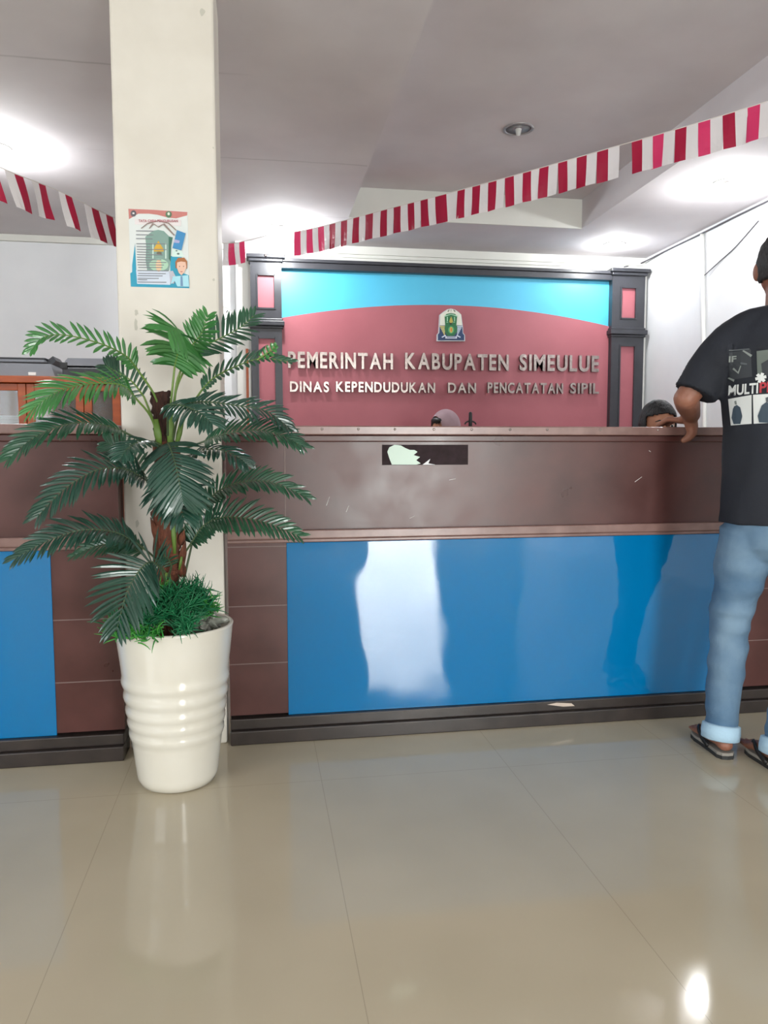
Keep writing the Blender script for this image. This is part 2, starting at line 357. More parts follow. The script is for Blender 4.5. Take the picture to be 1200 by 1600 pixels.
# torn notice strip on the counter
t = thing('torn_notice', PY(664, 726, D), 'torn notice strip, dark with a ripped white scrap, on the brown counter front', 'notice')
a = PY(597, 695, D); c = PY(731, 726, D)
bm = B(); box(bm, a.x, c.x, D-.002, D-.0002, c.z, a.z); obj('backing', bm, mat('dark_adhesive', '33262a', .65, var='281d1f', vscale=30, spec=.15), t)
bm = B(); pts = [(612, 726), (608, 716), (605, 706), (608, 699), (616, 695), (626, 696), (633, 700), (640, 703), (647, 703), (652, 706), (646, 711), (656, 714), (650, 719), (657, 724), (650, 726)]
prism(bm, [(PY(x, y, D).x, PY(x, y, D).z) for x, y in pts][::-1], D-.0042, D-.0022); obj('paper_scrap', bm, mat('mint_white_paper', 'cfe2d6', .6), t)
bm = B(); prism(bm, [(PY(x, y, D).x, PY(x, y, D).z) for x, y in [(660, 726), (672, 717), (669, 724), (680, 726)]][::-1], D-.0042, D-.0022); obj('paper_scrap', bm, M_paper, t)

# ------------------------------------------------------------------ SIGN BOARD on the back wall
BY = YB_-.07          # wall face behind the board
t = thing('sign_board', (1.64, BY-.05, 0), 'cyan and rose office sign board framed in charcoal, steel lettering, on back wall', 'sign board')
bx0, bx1 = .2, 3.03
def arc_z(x):
    u = (x-1.62)/(1.41); return 2.292-.140*u*u
xs = [bx0+(bx1-bx0)*k/48 for k in range(49)]
bm = B(); prism(bm, [(bx0, .3)]+[(bx1, .3)]+[(x, arc_z(x)) for x in xs[::-1]], BY-.055, BY-.002); obj('rose_panel', bm, M_rose, t)
bm = B(); prism(bm, [(x, arc_z(x)-.02) for x in xs]+[(bx1, 2.58), (bx0, 2.58)], BY-.042, BY-.003); obj('cyan_panel', bm, M_cyan, t)
bm = B(); box(bm, bx0, bx1, BY-.10, BY-.001, 2.535, 2.585); box(bm, bx0, bx1, BY-.115, BY-.001, 2.585, 2.612); obj('top_beam', bm, M_dark, t, bevel=.004)
for x0, x1 in ((-.04, .205), (3.025, 3.325)):
    cx = (x0+x1)/2; hw = (x1-x0)/2
    bm = B(); pw = .05
    i0, i1 = cx-.068, cx+.068
    for (za, zb) in ((2.105, 2.58), (.3, 2.095)):
        pz0, pz1 = (2.215, 2.475) if za > 1 else (.45, 1.98)
        box(bm, x0, i0, BY-.11, BY-.002, za, zb); box(bm, i1, x1, BY-.11, BY-.002, za, zb)
        box(bm, i0, i1, BY-.11, BY-.002, za, pz0); box(bm, i0, i1, BY-.11, BY-.002, pz1, zb)
        for (a0, a1, c0, c1) in ((i0-.008, i0+.004, pz0-.008, pz1+.008), (i1-.004, i1+.008, pz0-.008, pz1+.008), (i0, i1, pz0-.008, pz0+.004), (i0, i1, pz1-.004, pz1+.008)):
            box(bm, a0, a1, BY-.118, BY-.10, c0, c1)
    pl = obj('pillar', bm, M_dark, t)
    for (z0, z1) in ((2.215, 2.475), (.45, 1.98)):
        bm = B(); box(bm, i0-.004, i1+.004, BY-.095, BY-.08, z0-.004, z1+.004); obj('rose_inset', bm, M_rose, pl)
    bm = B(); box(bm, x0-.012, x1+.012, BY-.135, BY-.002, 2.575, 2.60); box(bm, x0-.028, x1+.028, BY-.155, BY-.002, 2.60, 2.63); obj('capital', bm, M_dark, pl, bevel=.006)
    bm = B(); box(bm, x0-.010, x1+.010, BY-.125, BY-.002, 2.055, 2.075); box(bm, x0-.020, x1+.020, BY-.142, BY-.002, 2.075, 2.115); box(bm, x0-.008, x1+.008, BY-.125, BY-.002, 2.115, 2.135); obj('collar', bm, M_dark, pl, bevel=.006)
    if x0 < 0:
        bm = B(); ell(bm, (cx, BY-.158, 2.615), (.011, .008, .011), sub=2); obj('screw', bm, M_steel, pl, smooth=True)
# letters
LY = BY-.055
def word(s, pxa, pxb, ytop, ybot):
    A = PY(pxa, (ytop+ybot)/2, LY-.03); Bp = PY(pxb, (ytop+ybot)/2, LY-.03)
    zt = PY((pxa+pxb)/2, ytop, LY-.03).z; zb = PY((pxa+pxb)/2, ybot, LY-.03).z
    x0, x1 = A.x, Bp.x; full = text_mesh(s, 1, 0, .028); fb = bounds(full); bpy.data.meshes.remove(full)
    hh = zt-zb; spacing = []; glyph = []
    widths = {}
    for ch in s:
        me = text_mesh(ch, 1, .5, .028); glyph.append((me, bounds(me)))
    gap = .13; tot = sum(b_[1]-b_[0] for _, b_ in glyph)+gap*(len(s)-1); sc = (x1-x0)/tot; x = x0
    for ch, (me, b_) in zip(s, glyph):
        capb, capt = 0-.028, .729+.028
        sz = hh/(capt-capb)
        for v in me.vertices:
            vx, vy, vz = v.co; v.co = (x+(vx-b_[0])*sc, LY-.020+vz*.022, zb+(vy-capb)*sz)
        me.flip_normals()
        lo = link('letter', me, t, M_steel)
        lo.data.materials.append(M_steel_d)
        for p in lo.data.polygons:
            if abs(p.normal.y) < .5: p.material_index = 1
        for dx in ():
            pass
        x += (b_[1]-b_[0]+gap)*sc
word('PEMERINTAH', 450, 614, 549, 576); word('KABUPATEN', 633, 795, 551, 578); word('SIMEULUE', 812, 936, 553, 580)
word('DINAS', 453, 514, 595, 612.5); word('KEPENDUDUKAN', 525, 680, 596, 613); word('DAN', 700, 744, 597, 614)
word('PENCATATAN', 762, 880, 597, 614.5); word('SIPIL', 891, 936, 597.5, 615)
# emblem (crop of 90x75 px at 660,470 seen at 13.33x)
em = obj('emblem', (lambda bm: (prism(bm, [(PY(660+x/13.33, 470+y/13.33, LY).x, PY(660+x/13.33, 470+y/13.33, LY).z) for x, y in
     [(290, 850), (290, 710), (325, 670), (345, 300), (420, 240), (500, 190), (575, 175), (660, 195), (740, 250), (790, 300), (825, 560), (830, 680), (865, 720), (870, 850)]], LY-.03, LY-.001), bm)[1])(B()), mat('emblem_border', 'c9cfd2', .4), t)
def ep(name, pts, c, k, parent=None):
    bm = B(); prism(bm, [(PY(660+x/13.33, 470+y/13.33, LY).x, PY(660+x/13.33, 470+y/13.33, LY).z) for x, y in pts], LY-.03-.0015*k, LY-.03-.0015*(k-1)+.0004)
    obj(name, bm, mat('emblem_'+c, c, .45), em)
def oval(cx, cy, rx, ry, n=20): return [(cx+rx*math.cos(2*math.pi*i/n), cy+ry*math.sin(2*math.pi*i/n)) for i in range(n)]
ep('blue_field', [(305, 835), (305, 715), (335, 680), (345, 525), (810, 525), (818, 690), (850, 725), (850, 835)], '1c3a66', 1)
ep('white_field', [(352, 525), (358, 300), (425, 255), (500, 205), (575, 188), (655, 208), (735, 262), (782, 300), (800, 525)], 'dfe0d2', 2)
for s, c in ((-1, 'c9c07a'), (1, 'b9c8d6')):
    for k in range(6):
        a = math.radians(100+k*16)if s < 0 else math.radians(80-k*16)
        y = 545+k*33; x = 575+s*125; x2 = 575+s*(235-k*17); ep('feather', [(x, y-5), (x2, y-12), (x2, y+12), (x, y+22)], c, 3)
ep('shield', [(445, 340), (480, 290), (575, 270), (660, 290), (700, 340), (690, 470), (685, 520), (705, 570), (700, 660), (640, 735), (575, 745), (490, 735), (455, 660), (440, 590), (455, 520), (450, 450)], '1b6b3c', 4)
for pts in ([(430, 330), (575, 290), (575, 302), (450, 345)], [(575, 290), (720, 330), (700, 345), (575, 302)], [(480, 455), (515, 455), (515, 465), (480, 465)], [(620, 455), (655, 455), (655, 465), (620, 465)], [(490, 350), (505, 350), (505, 440), (490, 440)], [(640, 350), (655, 350), (655, 440), (640, 440)]): ep('white_line', pts, 'a9d8b8', 5)
ep('green_oval', oval(575, 620, 62, 75), '55a86a', 5); ep('gold_drop', [(575, 340), (600, 400), (612, 450), (600, 475), (550, 475), (535, 450), (550, 400)], 'b3a04a', 6)
ep('black_dot', oval(568, 492, 24, 16, 12), '111311', 7); ep('gold_oval', oval(575, 620, 32, 60), 'd0b45a', 6); ep('orange_core', oval(575, 620, 11, 38), 'c2763a', 7)
ep('ribbon', [(455, 720), (475, 755), (680, 755), (695, 720), (695, 800), (455, 800)], 'd5dbe6', 6); ep('ribbon_text_bar', [(485, 765), (665, 765), (665, 783), (485, 783)], '6f7f9c', 7)
for s in (-1, 1): ep('staff', [(575+s*118, 722), (575+s*200, 765), (575+s*185, 785), (575+s*120, 750)], 'cfd8ea', 6)
ep('arch_line', [(500, 235), (530, 200), (545, 205), (520, 250)], '6b6f60', 3); ep('arch_line', [(620, 205), (640, 200), (670, 235), (650, 250)], '6b6f60', 3); ep('arch_line', [(570, 195), (582, 195), (582, 240), (570, 240)], '8b8d7c', 3)

# ------------------------------------------------------------------ wall clock behind the column
t = thing('wall_clock', (-.27, YB_, 2.10), 'round white wall clock on back wall, half hidden behind the column', 'clock')
def disc(bm, cx, cz, r, y0, y1, seg=40): tube(bm, [(cx, y0, cz), (cx, y1, cz)], [r, r], seg=seg)
ck = PY(345, 505, YB_-.02); cr = .135
bm = B(); disc(bm, ck.x, ck.z, cr, YB_-.04, YB_-.001); obj('clock_case', bm, mat('grey_clock_rim', 'b9b9b6', .4), t)
bm = B(); disc(bm, ck.x, ck.z, cr-.012, YB_-.043, YB_-.038); obj('clock_face', bm, M_white, t)
bm = B()
for k in range(12):
    a = k*math.pi/6; c = Vector((ck.x+math.sin(a)*(cr-.03), 0, ck.z+math.cos(a)*(cr-.03))); box(bm, c.x-.003, c.x+.003, YB_-.046, YB_-.043, c.z-.011, c.z+.011, rot=Matrix.Rotation(a, 3, 'Y'))
obj('hour_marks', bm, M_black, t)
for a, l in ((.9, .06), (4.0, .085)):
    bm = B(); tube(bm, [(ck.x, YB_-.047, ck.z), (ck.x+math.sin(a)*l, YB_-.047, ck.z+math.cos(a)*l)], [.003, .0015], seg=6); obj('clock_hand', bm, M_black, t)

# ------------------------------------------------------------------ downlights
def downlight(px, py, z, lit, label, glow=0, r=.085):
    d = ray(px, py); p = Vector((0, 0, H))+d*((z-H)/d.z)
    t = thing('ceiling_downlight', (p.x, p.y, z), label, 'ceiling light', 'recessed ceiling downlights')
    bm = B(); n = 32
    prof = [(r, 0), (r, -.006), (r*.86, -.008), (r*.82, -.002)]
    rings = [[bm.verts.new((p.x+q*math.cos(2*math.pi*k/n), p.y+q*math.sin(2*math.pi*k/n), z+h)) for k in range(n)] for q, h in prof]
    for a_, b_ in zip(rings, rings[1:]):
        for k in range(n): bm.faces.new((a_[k], a_[(k+1) % n], b_[(k+1) % n], b_[k]))
    obj('trim_ring', bm, mat('chrome_ring', 'a5a3a4', .35, metal=.3) if not lit else M_white, t, smooth=True)
    if glow:
        bm = B(); tube(bm, [p+Vector((0, 0, -.004)), p+Vector((0, 0, -.03))], [.022, .022], seg=16); obj('lamp_holder', bm, M_white, t)
        bm = B()                                   # spiral bulb
        pts = [p+Vector((.022*math.cos(k*.7), .022*math.sin(k*.7), -.035-.0016*k)) for k in range(34)]
        tube(bm, pts, [.0065]*34, seg=6); obj('bulb', bm, M_emit, t, smooth=True)
        lamp_light(p.x, p.y, z-.10, glow, .03)
    elif lit:
        bm = B(); tube(bm, [p+Vector((0, 0, -.001)), p+Vector((0, 0, -.006))], [r*.84, r*.84], seg=28); obj('diffuser', bm, M_emit2, t)
        l = lamp_light(p.x, p.y, z-.04, LAMP_W*.5, .05)
    else:
        bm = B(); prof2 = [(r*.83, -.003), (r*.7, -.0025), (r*.45, -.002), (r*.3, -.004)]
        lathe(bm, prof2, (p.x, p.y, z), 28); obj('reflector', bm, mat('dull_reflector', '9a9899', .35, metal=.3), t, smooth=True)
        bm = B(); tube(bm, [p+Vector((0, 0, -.002)), p+Vector((0, 0, -.028))], [.02, .014], seg=14, round_caps=True); obj('bulb', bm, mat('unlit_bulb', 'c9c9c6', .3), t, smooth=True)
    return t
downlight(440, 353, CZ, True, 'glaring lit downlight over the left end of the sign board', LAMP_W)
downlight(1135, 285, CZ, True, 'glaring lit downlight beside the right wall, above the cable', LAMP_W*.72)
downlight(-8, 230, CZ, True, 'glaring lit downlight at the left edge of the photo', LAMP_W)
downlight(960, 381, CZ, True, 'small round lit downlight over the right end of the sign board', 0, .085)
downlight(810, 201, TZ, False, 'unlit round downlight set in the raised part of the ceiling', 0, .09)

# ------------------------------------------------------------------ cables and conduits on the right wall
def wire(name, pts, r, m, label, cat='cable'):
    bm = B(); tube(bm, catmull(pts, 24), [r]*25, seg=8); return tag(obj(name, bm, m, smooth=True), label, cat)
WX = XR_-.012
def W(px, py, off=.012): return PX(px, py, XR_-off)
wire('wall_cable', [PY(975, 417, YB_-.09), PY(1000, 412, YB_-.09), W(1040, 392), W(1100, 363), W(1150, 338), W(1225, 302)], .006, M_wire, 'grey cable running along the top of the right wall')
wire('wall_conduit', [W(1097, 366), W(1098, 450), W(1100, 560), W(1101, 700)], .016, M_white, 'white vertical conduit down the right wall, left of the standing man', 'conduit')
wire('wall_wire', [W(1101, 430, .02), W(1125, 408, .008), W(1150, 385, .008), W(1185, 345, .008)], .0035, M_wire, 'thin wire slanting up from the white conduit on the right wall', 'wire')
wire('wall_wire', [W(1003, 420, .006), W(1001, 500, .006), W(1004, 600, .006), W(1000, 680, .006)], .0035, M_wire, 'thin wire hanging down beside the sign board right pillar', 'wire')
bm = B(); box(bm, XR_-.05, XR_-.001, YB_-.13, YB_-.08, 0, 2.66); tag(obj('wall_trunking', bm, M_white, bevel=.004), 'white square trunking in the corner right of the sign board', 'trunking')

# ------------------------------------------------------------------ bunting
def bunting(label, pts, segs, depths_fn=None):
    """pts: [(px, py, Y)] top cord; segs: list of (s0, s1, flagsdef) along the arc length"""
    P = [PY(*p) for p in pts]; path = catmull(P, 80)
    L = [0]
    for a_, b_ in zip(path, path[1:]): L.append(L[-1]+(b_-a_).length)
    def at(s):
        for k in range(len(L)-1):
            if s <= L[k+1] or k == len(L)-2:
                u = (s-L[k])/max(L[k+1]-L[k], 1e-6); return path[k]+(path[k+1]-path[k])*u
    t = thing('flag_bunting', path[40], label, 'bunting', 'strings of red and white flags')
    bm = B(); tube(bm, path, [.0018]*len(path), seg=6); obj('cord', bm, M_cord, t)
    return t, at, L[-1]
def flag(t, at, s0, s1, hgt, order, drop=None, jitter=.012, mr=None, double=False):
    """one hanging flag split in two upright halves"""
    bm = B(); n = 5; c0 = at(s0); c1 = at(s1); d = (c1-c0).normalized(); nrm = Vector((d.y, -d.x, 0)).normalized()
    down = drop if drop else (Vector((0, 0, -1)) + d*random.uniform(-.06, .06))
    ph = random.uniform(0, 6); rows = []
    for j in range(n+1):
        v = j/n; row = []
        for i in range(5):
            u = i/4; p = at(s0+(s1-s0)*u)+down*hgt*v + nrm*(math.sin(ph+u*3+v*2)*jitter*v)
            row.append(bm.verts.new(p))
        rows.append(row)
    for j in range(n):
        for i in range(4):
            f = bm.faces.new((rows[j][i], rows[j][i+1], rows[j+1][i+1], rows[j+1][i])); f.material_index = (0 if i < 2 else 1) if order == 'wr' else (1 if i < 2 else 0)
    r = bmesh.ops.solidify(bm, geom=bm.faces[:], thickness=.0008)
    obj('flag', bm, [M_flag_w, mr or M_flag_r], t, smooth=False)
FH = .14
# right-hand string: 18 flags, a gap, then more towards the camera's right
t, at, Ln = bunting('red and white flag bunting rising from the lamp to the upper right', [(440, 366, 4.75), (497, 355, 4.6), (600, 328, 4.25), (700, 302, 3.95), (800, 275, 3.68), (965, 228, 3.32), (1060, 201, 3.13), (1200, 158, 2.9), (1330, 112, 2.7)], None)
def s_at_px(at, Ln, px):
    lo, hi = 0, Ln
    for _ in range(40):
        m_ = (lo+hi)/2; p = at(m_)-Vector((0, 0, H)); x = 600+FPX*p.dot(CR)/p.dot(CF)
        if x < px: lo = m_
        else: hi = m_
    return lo
ed = [460, 479, 497, 515, 533, 552, 571, 595, 615, 637, 657, 680, 715, 738, 763, 789, 817, 843, 872, 901, 933, 968]
for a_, b_ in zip(ed, ed[1:]): flag(t, at, s_at_px(at, Ln, a_), s_at_px(at, Ln, b_), FH, 'rw', jitter=.006, mr=M_flag_p if a_ < 500 else None)
ed = [987, 1020, 1055, 1091, 1129, 1168, 1208, 1250, 1292]
for k, (a_, b_) in enumerate(zip(ed, ed[1:])): flag(t, at, s_at_px(at, Ln, a_), s_at_px(at, Ln, b_), FH, 'rw', jitter=.006, mr=[None, M_flag_p, None, M_flag_p][k % 4] if k < 6 else M_flag_p)
t, at, Ln = bunting('red and white flag bunting sagging from the left edge to behind the column', [(-120, 205, 3.1), (8, 265, 3.25), (91, 298, 3.45), (178, 340, 3.7), (260, 372, 4.2), (352, 380, 4.75), (385, 376, 4.9), (425, 366, 5.1)], None)
for a_, b_ in ((-80, -50), (-36, -8), (7, 36), (49, 71), (91, 112), (131, 154), (154, 176), (190, 208), (230, 246), (270, 284), (349, 366), (366, 382)):
    s0, s1 = s_at_px(at, Ln, a_), s_at_px(at, Ln, b_); d = (at(s1)-at(s0)).normalized()
    dr = Vector((0, 0, -1))+d*.3 if a_ < 200 else Vector((0, 0, -1))
    flag(t, at, s0, s1, FH-.01, 'wr', dr, .01, mr=M_flag_p if a_ > 300 else None)

# ------------------------------------------------------------------ poster on the column
t = thing('poster', PY(248, 450, CY), 'printed poster with crest, phone and cartoon clerk taped to the white column', 'poster')
def pq(x, y, k):   # crop of 120x150 px at (190,310) seen at 10x
    p = PY(190+x/10, 310+y/10, CY-.0006-.0006*k); return p
def pp(name, pts, c, k, rough=.35):
    bm = B(); vs = [pq(x, y, k) for x, y in pts]; prism(bm, [(v.x, v.z) for v in vs], CY-.0006-.0006*k, CY-.0001-.0006*(k-1) if k else CY-.0001)
    obj(name, bm, mat('poster_'+c, c, rough), t)
pp('sheet', [(105, 160), (1030, 205), (1060, 1405), (145, 1380)], 'd5dad8', 1)
pp('red_banner', [(105, 162), (480, 178), (1028, 212), (1025, 265), (850, 312), (720, 300), (560, 255), (420, 238), (260, 238), (115, 325)], 'c07a74', 2)
pp('blue_border', [(165, 1040), (210, 700), (230, 1120), (240, 1330), (760, 1350), (760, 900), (940, 910), (940, 1160), (1050, 1200), (1058, 1403), (145, 1378), (135, 1170), (165, 1150)], '2f97b4', 2)
pp('crest', [(370, 600), (420, 560), (490, 505), (570, 490), (660, 510), (740, 590), (800, 610), (770, 760), (765, 1000), (740, 1130), (400, 1130), (375, 960), (385, 760)], '7f9c93', 3)
pp('crest_dark_edge', [(735, 600), (800, 608), (775, 740), (765, 990), (735, 940)], '3f6b5c', 4)
pp('crest_white_line', [(480, 700), (500, 700), (500, 940), (480, 940)], 'c2d6cc', 4); pp('crest_white_line', [(680, 700), (700, 700), (700, 940), (680, 940)], 'c2d6cc', 4)
pp('crest_green_oval', oval(580, 1040, 150, 95), 'a9ccb2', 4)
pp('crest_gold', [(575, 660), (620, 740), (660, 800), (655, 830), (505, 830), (500, 790), (530, 740)], 'd0a53e', 5)
pp('crest_gold', oval(580, 1050, 45, 95), 'e2c09a', 5); pp('crest_knot', oval(585, 855, 40, 24, 12), '6f6a5a', 6)
pp('text_panel', [(225, 1120), (760, 1140), (760, 1350), (245, 1335)], 'ccd5e2', 3)
pp('title_panel', [(205, 320), (930, 335), (930, 432), (205, 405)], 'ddd6d6', 3)
for (xa, xb, y) in [(225, 500, 500), (225, 490, 560), (225, 480, 620), (230, 700, 700), (235, 440, 745), (240, 700, 790), (240, 430, 830), (240, 640, 870), (240, 450, 910), (240, 620, 950), (250, 700, 990), (250, 660, 1030), (260, 640, 1070), (250, 730, 1120), (260, 690, 1165), (250, 640, 1200), (255, 580, 1240), (255, 400, 1262), (250, 700, 1300)]:
    pp('text_line', [(xa, y), (xb, y+4), (xb, y+16), (xa, y+12)], '7f8288', 7)
for pts in ([(300, 465), (400, 385), (570, 340), (740, 380), (860, 495), (845, 500), (730, 395), (570, 356), (405, 400), (315, 470)], [(425, 470), (480, 385), (510, 395), (440, 470)], [(640, 400), (670, 390), (830, 570), (815, 580), (660, 420)], [(510, 395), (570, 440), (640, 400), (640, 415), (575, 455), (510, 410)]): pp('line_drawing', pts, '8d7b74', 8)
for x, y, r, c in ((185, 235, 45, '5f5a60'), (735, 250, 48, '56755a')): pp('header_badge', oval(x, y, r, r*1.1, 14), c, 4)
pp('badge_mark', oval(185, 232, 18, 14, 10), 'e0e0e0', 5); pp('badge_mark', oval(735, 240, 20, 24, 10), 'd8ded0', 5)
pp('phone', [(865, 495), (1000, 545), (935, 810), (795, 775)], '3f86b8', 9); pp('phone_screen_mark', [(830, 640), (910, 660), (900, 700), (815, 690)], 'a9a7cc', 10)
pp('chat_bubble', [(790, 780), (940, 820), (975, 915), (790, 910)], 'cfe2da', 4); pp('chat_mark', oval(885, 865, 22, 14, 10), '5d6f6a', 5); pp('chat_mark', oval(858, 818, 16, 10, 10), '5d6f6a', 10)
pp('clerk_shirt', [(770, 1340), (800, 1220), (920, 1210), (1040, 1200), (1055, 1380), (870, 1375), (830, 1290)], 'a5d6e2', 8)
pp('clerk_hand', [(745, 1140), (800, 1130), (840, 1210), (820, 1330), (765, 1330)], 'b7b5c0', 7)
pp('clerk_tie', [(920, 1215), (950, 1215), (960, 1370), (920, 1370)], '6f8fb0', 9)
pp('clerk_hair', [(845, 1090), (840, 990), (880, 930), (980, 925), (1025, 985), (1022, 1095)], 'a5683e', 8)
pp('clerk_face', [(862, 1080), (868, 1000), (930, 985), (1000, 995), (1012, 1075), (975, 1160), (935, 1200), (895, 1165)], 'e0b9a4', 9)
for x in (905, 968): pp('clerk_eye', oval(x, 1062, 8, 7, 8), '4a3b36', 10)
pp('clerk_mouth', [(915, 1140), (955, 1140), (950, 1150), (920, 1150)], 'a8605a', 10)
def ptext(s, x0, x1, y0, y1, c, k):
    me = text_mesh(s, 1, 0, .02); b_ = bounds(me); m = mat('poster_'+c, c, .4)
    for v in me.vertices:
        q = pq(x0+(v.co.x-b_[0])/(b_[1]-b_[0])*(x1-x0), y1-(v.co.y-b_[2])/(b_[3]-b_[2])*(y1-y0), k); v.co = q
    link('poster_title', me, t, m)
ptext('TATA CARA PENGURUSAN', 265, 880, 330, 372, 'b0656f', 9)
# wall scuffs on the column
for x, y, rx, ry in ((212, 507, 3, 9), (213, 488, 3, 5), (214, 818, 3, 7), (316, 18, 4, 6), (333, 231, 1.2, 1.2), (334, 437, 2, 2)):
    p = PY(x, y, CY-.0004); bm = B()
    prism(bm, [(p.x+rx*.0024*math.cos(a_)*random.uniform(.6, 1.2), p.z+ry*.0024*math.sin(a_)*random.uniform(.6, 1.2)) for a_ in [k*math.pi/6 for k in range(12)]], CY-.0006, CY-.0001)
    q = obj('scuff', bm, mat('wall_scuff', 'b9b6aa', .8), o if False else None); q.name = 'trim_scuff'; q['kind'] = 'structure'

# ------------------------------------------------------------------ cabinet with glass doors and printers
CBY = 5.4
def cx_(px): return PY(px, 600, CBY).x
t = thing('office_cabinet', (-1.6, CBY+.2, 0), 'orange wooden cabinet with glass doors, behind the left counter', 'cabinet')
x0c, x1c = -2.25, cx_(187)
bm = B(); box(bm, x0c, x1c, CBY+.38, CBY+.4, .1, 1.53); box(bm, x0c, x0c+.02, CBY+.02, CBY+.38, .1, 1.53); box(bm, x1c-.02, x1c, CBY+.02, CBY+.38, .1, 1.53)
box(bm, x0c, x1c, CBY+.02, CBY+.4, 0, .1)
for z in (.1, .6, 1.19): box(bm, x0c+.02, x1c-.02, CBY+.04, CBY+.38, z, z+.02)
obj('body', bm, M_orange, t)
bm = B(); box(bm, x0c-.02, x1c+.02, CBY-.02, CBY+.41, 1.53, 1.575); obj('top_board', bm, M_orange, t, bevel=.004)
dx = [cx_(-150), cx_(-55), cx_(40), cx_(130), cx_(187)]
for a_, b_ in zip(dx, dx[1:]):
    a_ += .002; b_ -= .002; bm = B(); s_ = .05
    box(bm, a_, a_+s_, CBY, CBY+.02, .12, 1.525); box(bm, b_-s_, b_, CBY, CBY+.02, .12, 1.525); box(bm, a_+s_, b_-s_, CBY, CBY+.02, 1.48, 1.525); box(bm, a_+s_, b_-s_, CBY, CBY+.02, .12, .2)
    dr = obj('door', bm, M_orange, t, bevel=.003)
    bm = B(); box(bm, a_+s_-.002, b_-s_+.002, CBY+.008, CBY+.012, .19, 1.485); obj('pane', bm, M_glassg, dr)
def paper_stack(x, y, z, w_, n, label):
    bm = B()
    for k in range(n):
        a_ = random.uniform(-.12, .12); dx_ = random.uniform(-.01, .01)
        box(bm, x-w_/2+dx_, x+w_/2+dx_, y-.12, y+.12, z+.012*k, z+.012*k+.010, rot=Matrix.Rotation(a_, 3, 'Z'))
    tag(obj('paper_stack', bm, M_paper), label, 'paper stack', 'paper stacks in the cabinet')
paper_stack(cx_(5), CBY+.2, 1.212, .20, 9, 'loose stack of white papers in the leftmost visible glass door')
paper_stack(cx_(92), CBY+.2, 1.212, .19, 7, 'stack of white papers behind the middle cabinet glass')
paper_stack(cx_(160), CBY+.2, 1.212, .10, 5, 'small stack of white papers at the right cabinet door')
t = thing('printer', (-1.5, CBY+.2, 1.577), 'grey desktop printer with dark lid on the cabinet, nearer the left edge', 'printer', 'printers on the cabinet')
a_, b_ = cx_(-45), cx_(78)
bm = B(); prism(bm, [(a_, 1.577), (b_+.03, 1.577), (b_, 1.66), (a_, 1.665)], CBY+.02, CBY+.34); obj('printer_body', bm, M_grey, t, bevel=.008)
bm = B(); box(bm, a_, b_-.01, CBY+.015, CBY+.33, 1.663, 1.672); box(bm, a_, b_-.03, CBY+.03, CBY+.33, 1.69, 1.70); obj('printer_lid', bm, M_grey_d, t, bevel=.003)
bm = B(); box(bm, a_+.01, b_-.04, CBY+.035, CBY+.32, 1.672, 1.69); obj('scanner_bed', bm, M_grey, t)
bm = B(); prism(bm, [(b_-.05, 1.68), (b_+.0, 1.72), (b_+.02, 1.69), (b_-.01, 1.66)], CBY+.1, CBY+.3); obj('paper_tray', bm, M_grey_d, t)
bm = B(); box(bm, cx_(44), cx_(56), CBY+.012, CBY+.019, 1.582, 1.602); obj('sticker', bm, M_white, t)
t = thing('printer', (-1.1, CBY+.2, 1.577), 'grey printer with black front on the cabinet, beside the column', 'printer', 'printers on the cabinet')
a_, b_ = cx_(94), cx_(184)
bm = B(); box(bm, a_+.01, b_, CBY+.02, CBY+.34, 1.577, 1.64); obj('printer_body', bm, M_grey_d, t, bevel=.008)
bm = B(); prism(bm, [(a_+.03, 1.68), (a_+.05, 1.70), (b_, 1.70), (b_, 1.65), (a_+.03, 1.65)], CBY+.02, CBY+.33); obj('printer_lid', bm, M_grey, t, bevel=.005)
bm = B(); box(bm, a_, a_+.045, CBY+.012, CBY+.1, 1.63, 1.67); obj('control_panel', bm, M_black, t)

# ------------------------------------------------------------------ potted palm
PC = Vector((-.275, 2.51, 0))
t = palm = thing('potted_palm', PC, 'artificial palm with layered green fronds in a ribbed white ceramic pot', 'potted plant')
def r_at(z): return .126+(.186-.126)*(z/.52)
prof = [(.105, 0), (.119, .006), (.126, .02)]
for z in [k*.01 for k in range(3, 52)]:
    r = r_at(z)
    for zc in (.345, .297, .25, .212, .172):
        d_ = abs(z-zc)
        if d_ < .02: r += .0055*math.cos(d_/.02*math.pi/2)
    prof.append((r, z))
prof += [(.186, .515), (.187, .521), (.183, .525), (.176, .523), (.173, .515), (.168, .45), (.02, .44)]
bm = B(); lathe(bm, prof, (PC.x, PC.y, 0), 72); obj('pot', bm, M_pot, t, smooth=True)
bm = B(); lathe(bm, [(.169, .40), (.169, .468), (.10, .485), (.01, .495)], (PC.x, PC.y, 0), 40); obj('filling', bm, M_soil, t, smooth=True)
# trunk
TYP = 2.5
tp = [PY(a_, b_, TYP) for a_, b_ in ((266, 1005), (263, 915), (264, 860), (262, 800), (262, 740), (258, 690))]
bm = B(); pts = catmull(tp, 40); rr = []
for i, p in enumerate(pts):
    u = i/40; rr.append((.035+.006*u+.012*(math.exp(-((u-.58)/.06)**2))+.004*math.sin(i*1.9), .031+.006*u+.003*math.cos(i*2.3)))
tube(bm, pts, rr, seg=24)
bmesh.ops.subdivide_edges(bm, edges=bm.edges[:], cuts=1)
for v in bm.verts: v.co += Vector((noise.noise(v.co*60), noise.noise(v.co*60+Vector((9, 0, 0))), 0))*.006
obj('trunk', bm, M_trunk, t, smooth=True)
bm = B(); pts = catmull([PY(a_, b_, TYP) for a_, b_ in ((258, 700), (256, 660), (252, 635), (250, 613))], 20)
tube(bm, pts, [(.030+.004*math.sin(i*1.7), .028) for i in range(21)], seg=22)
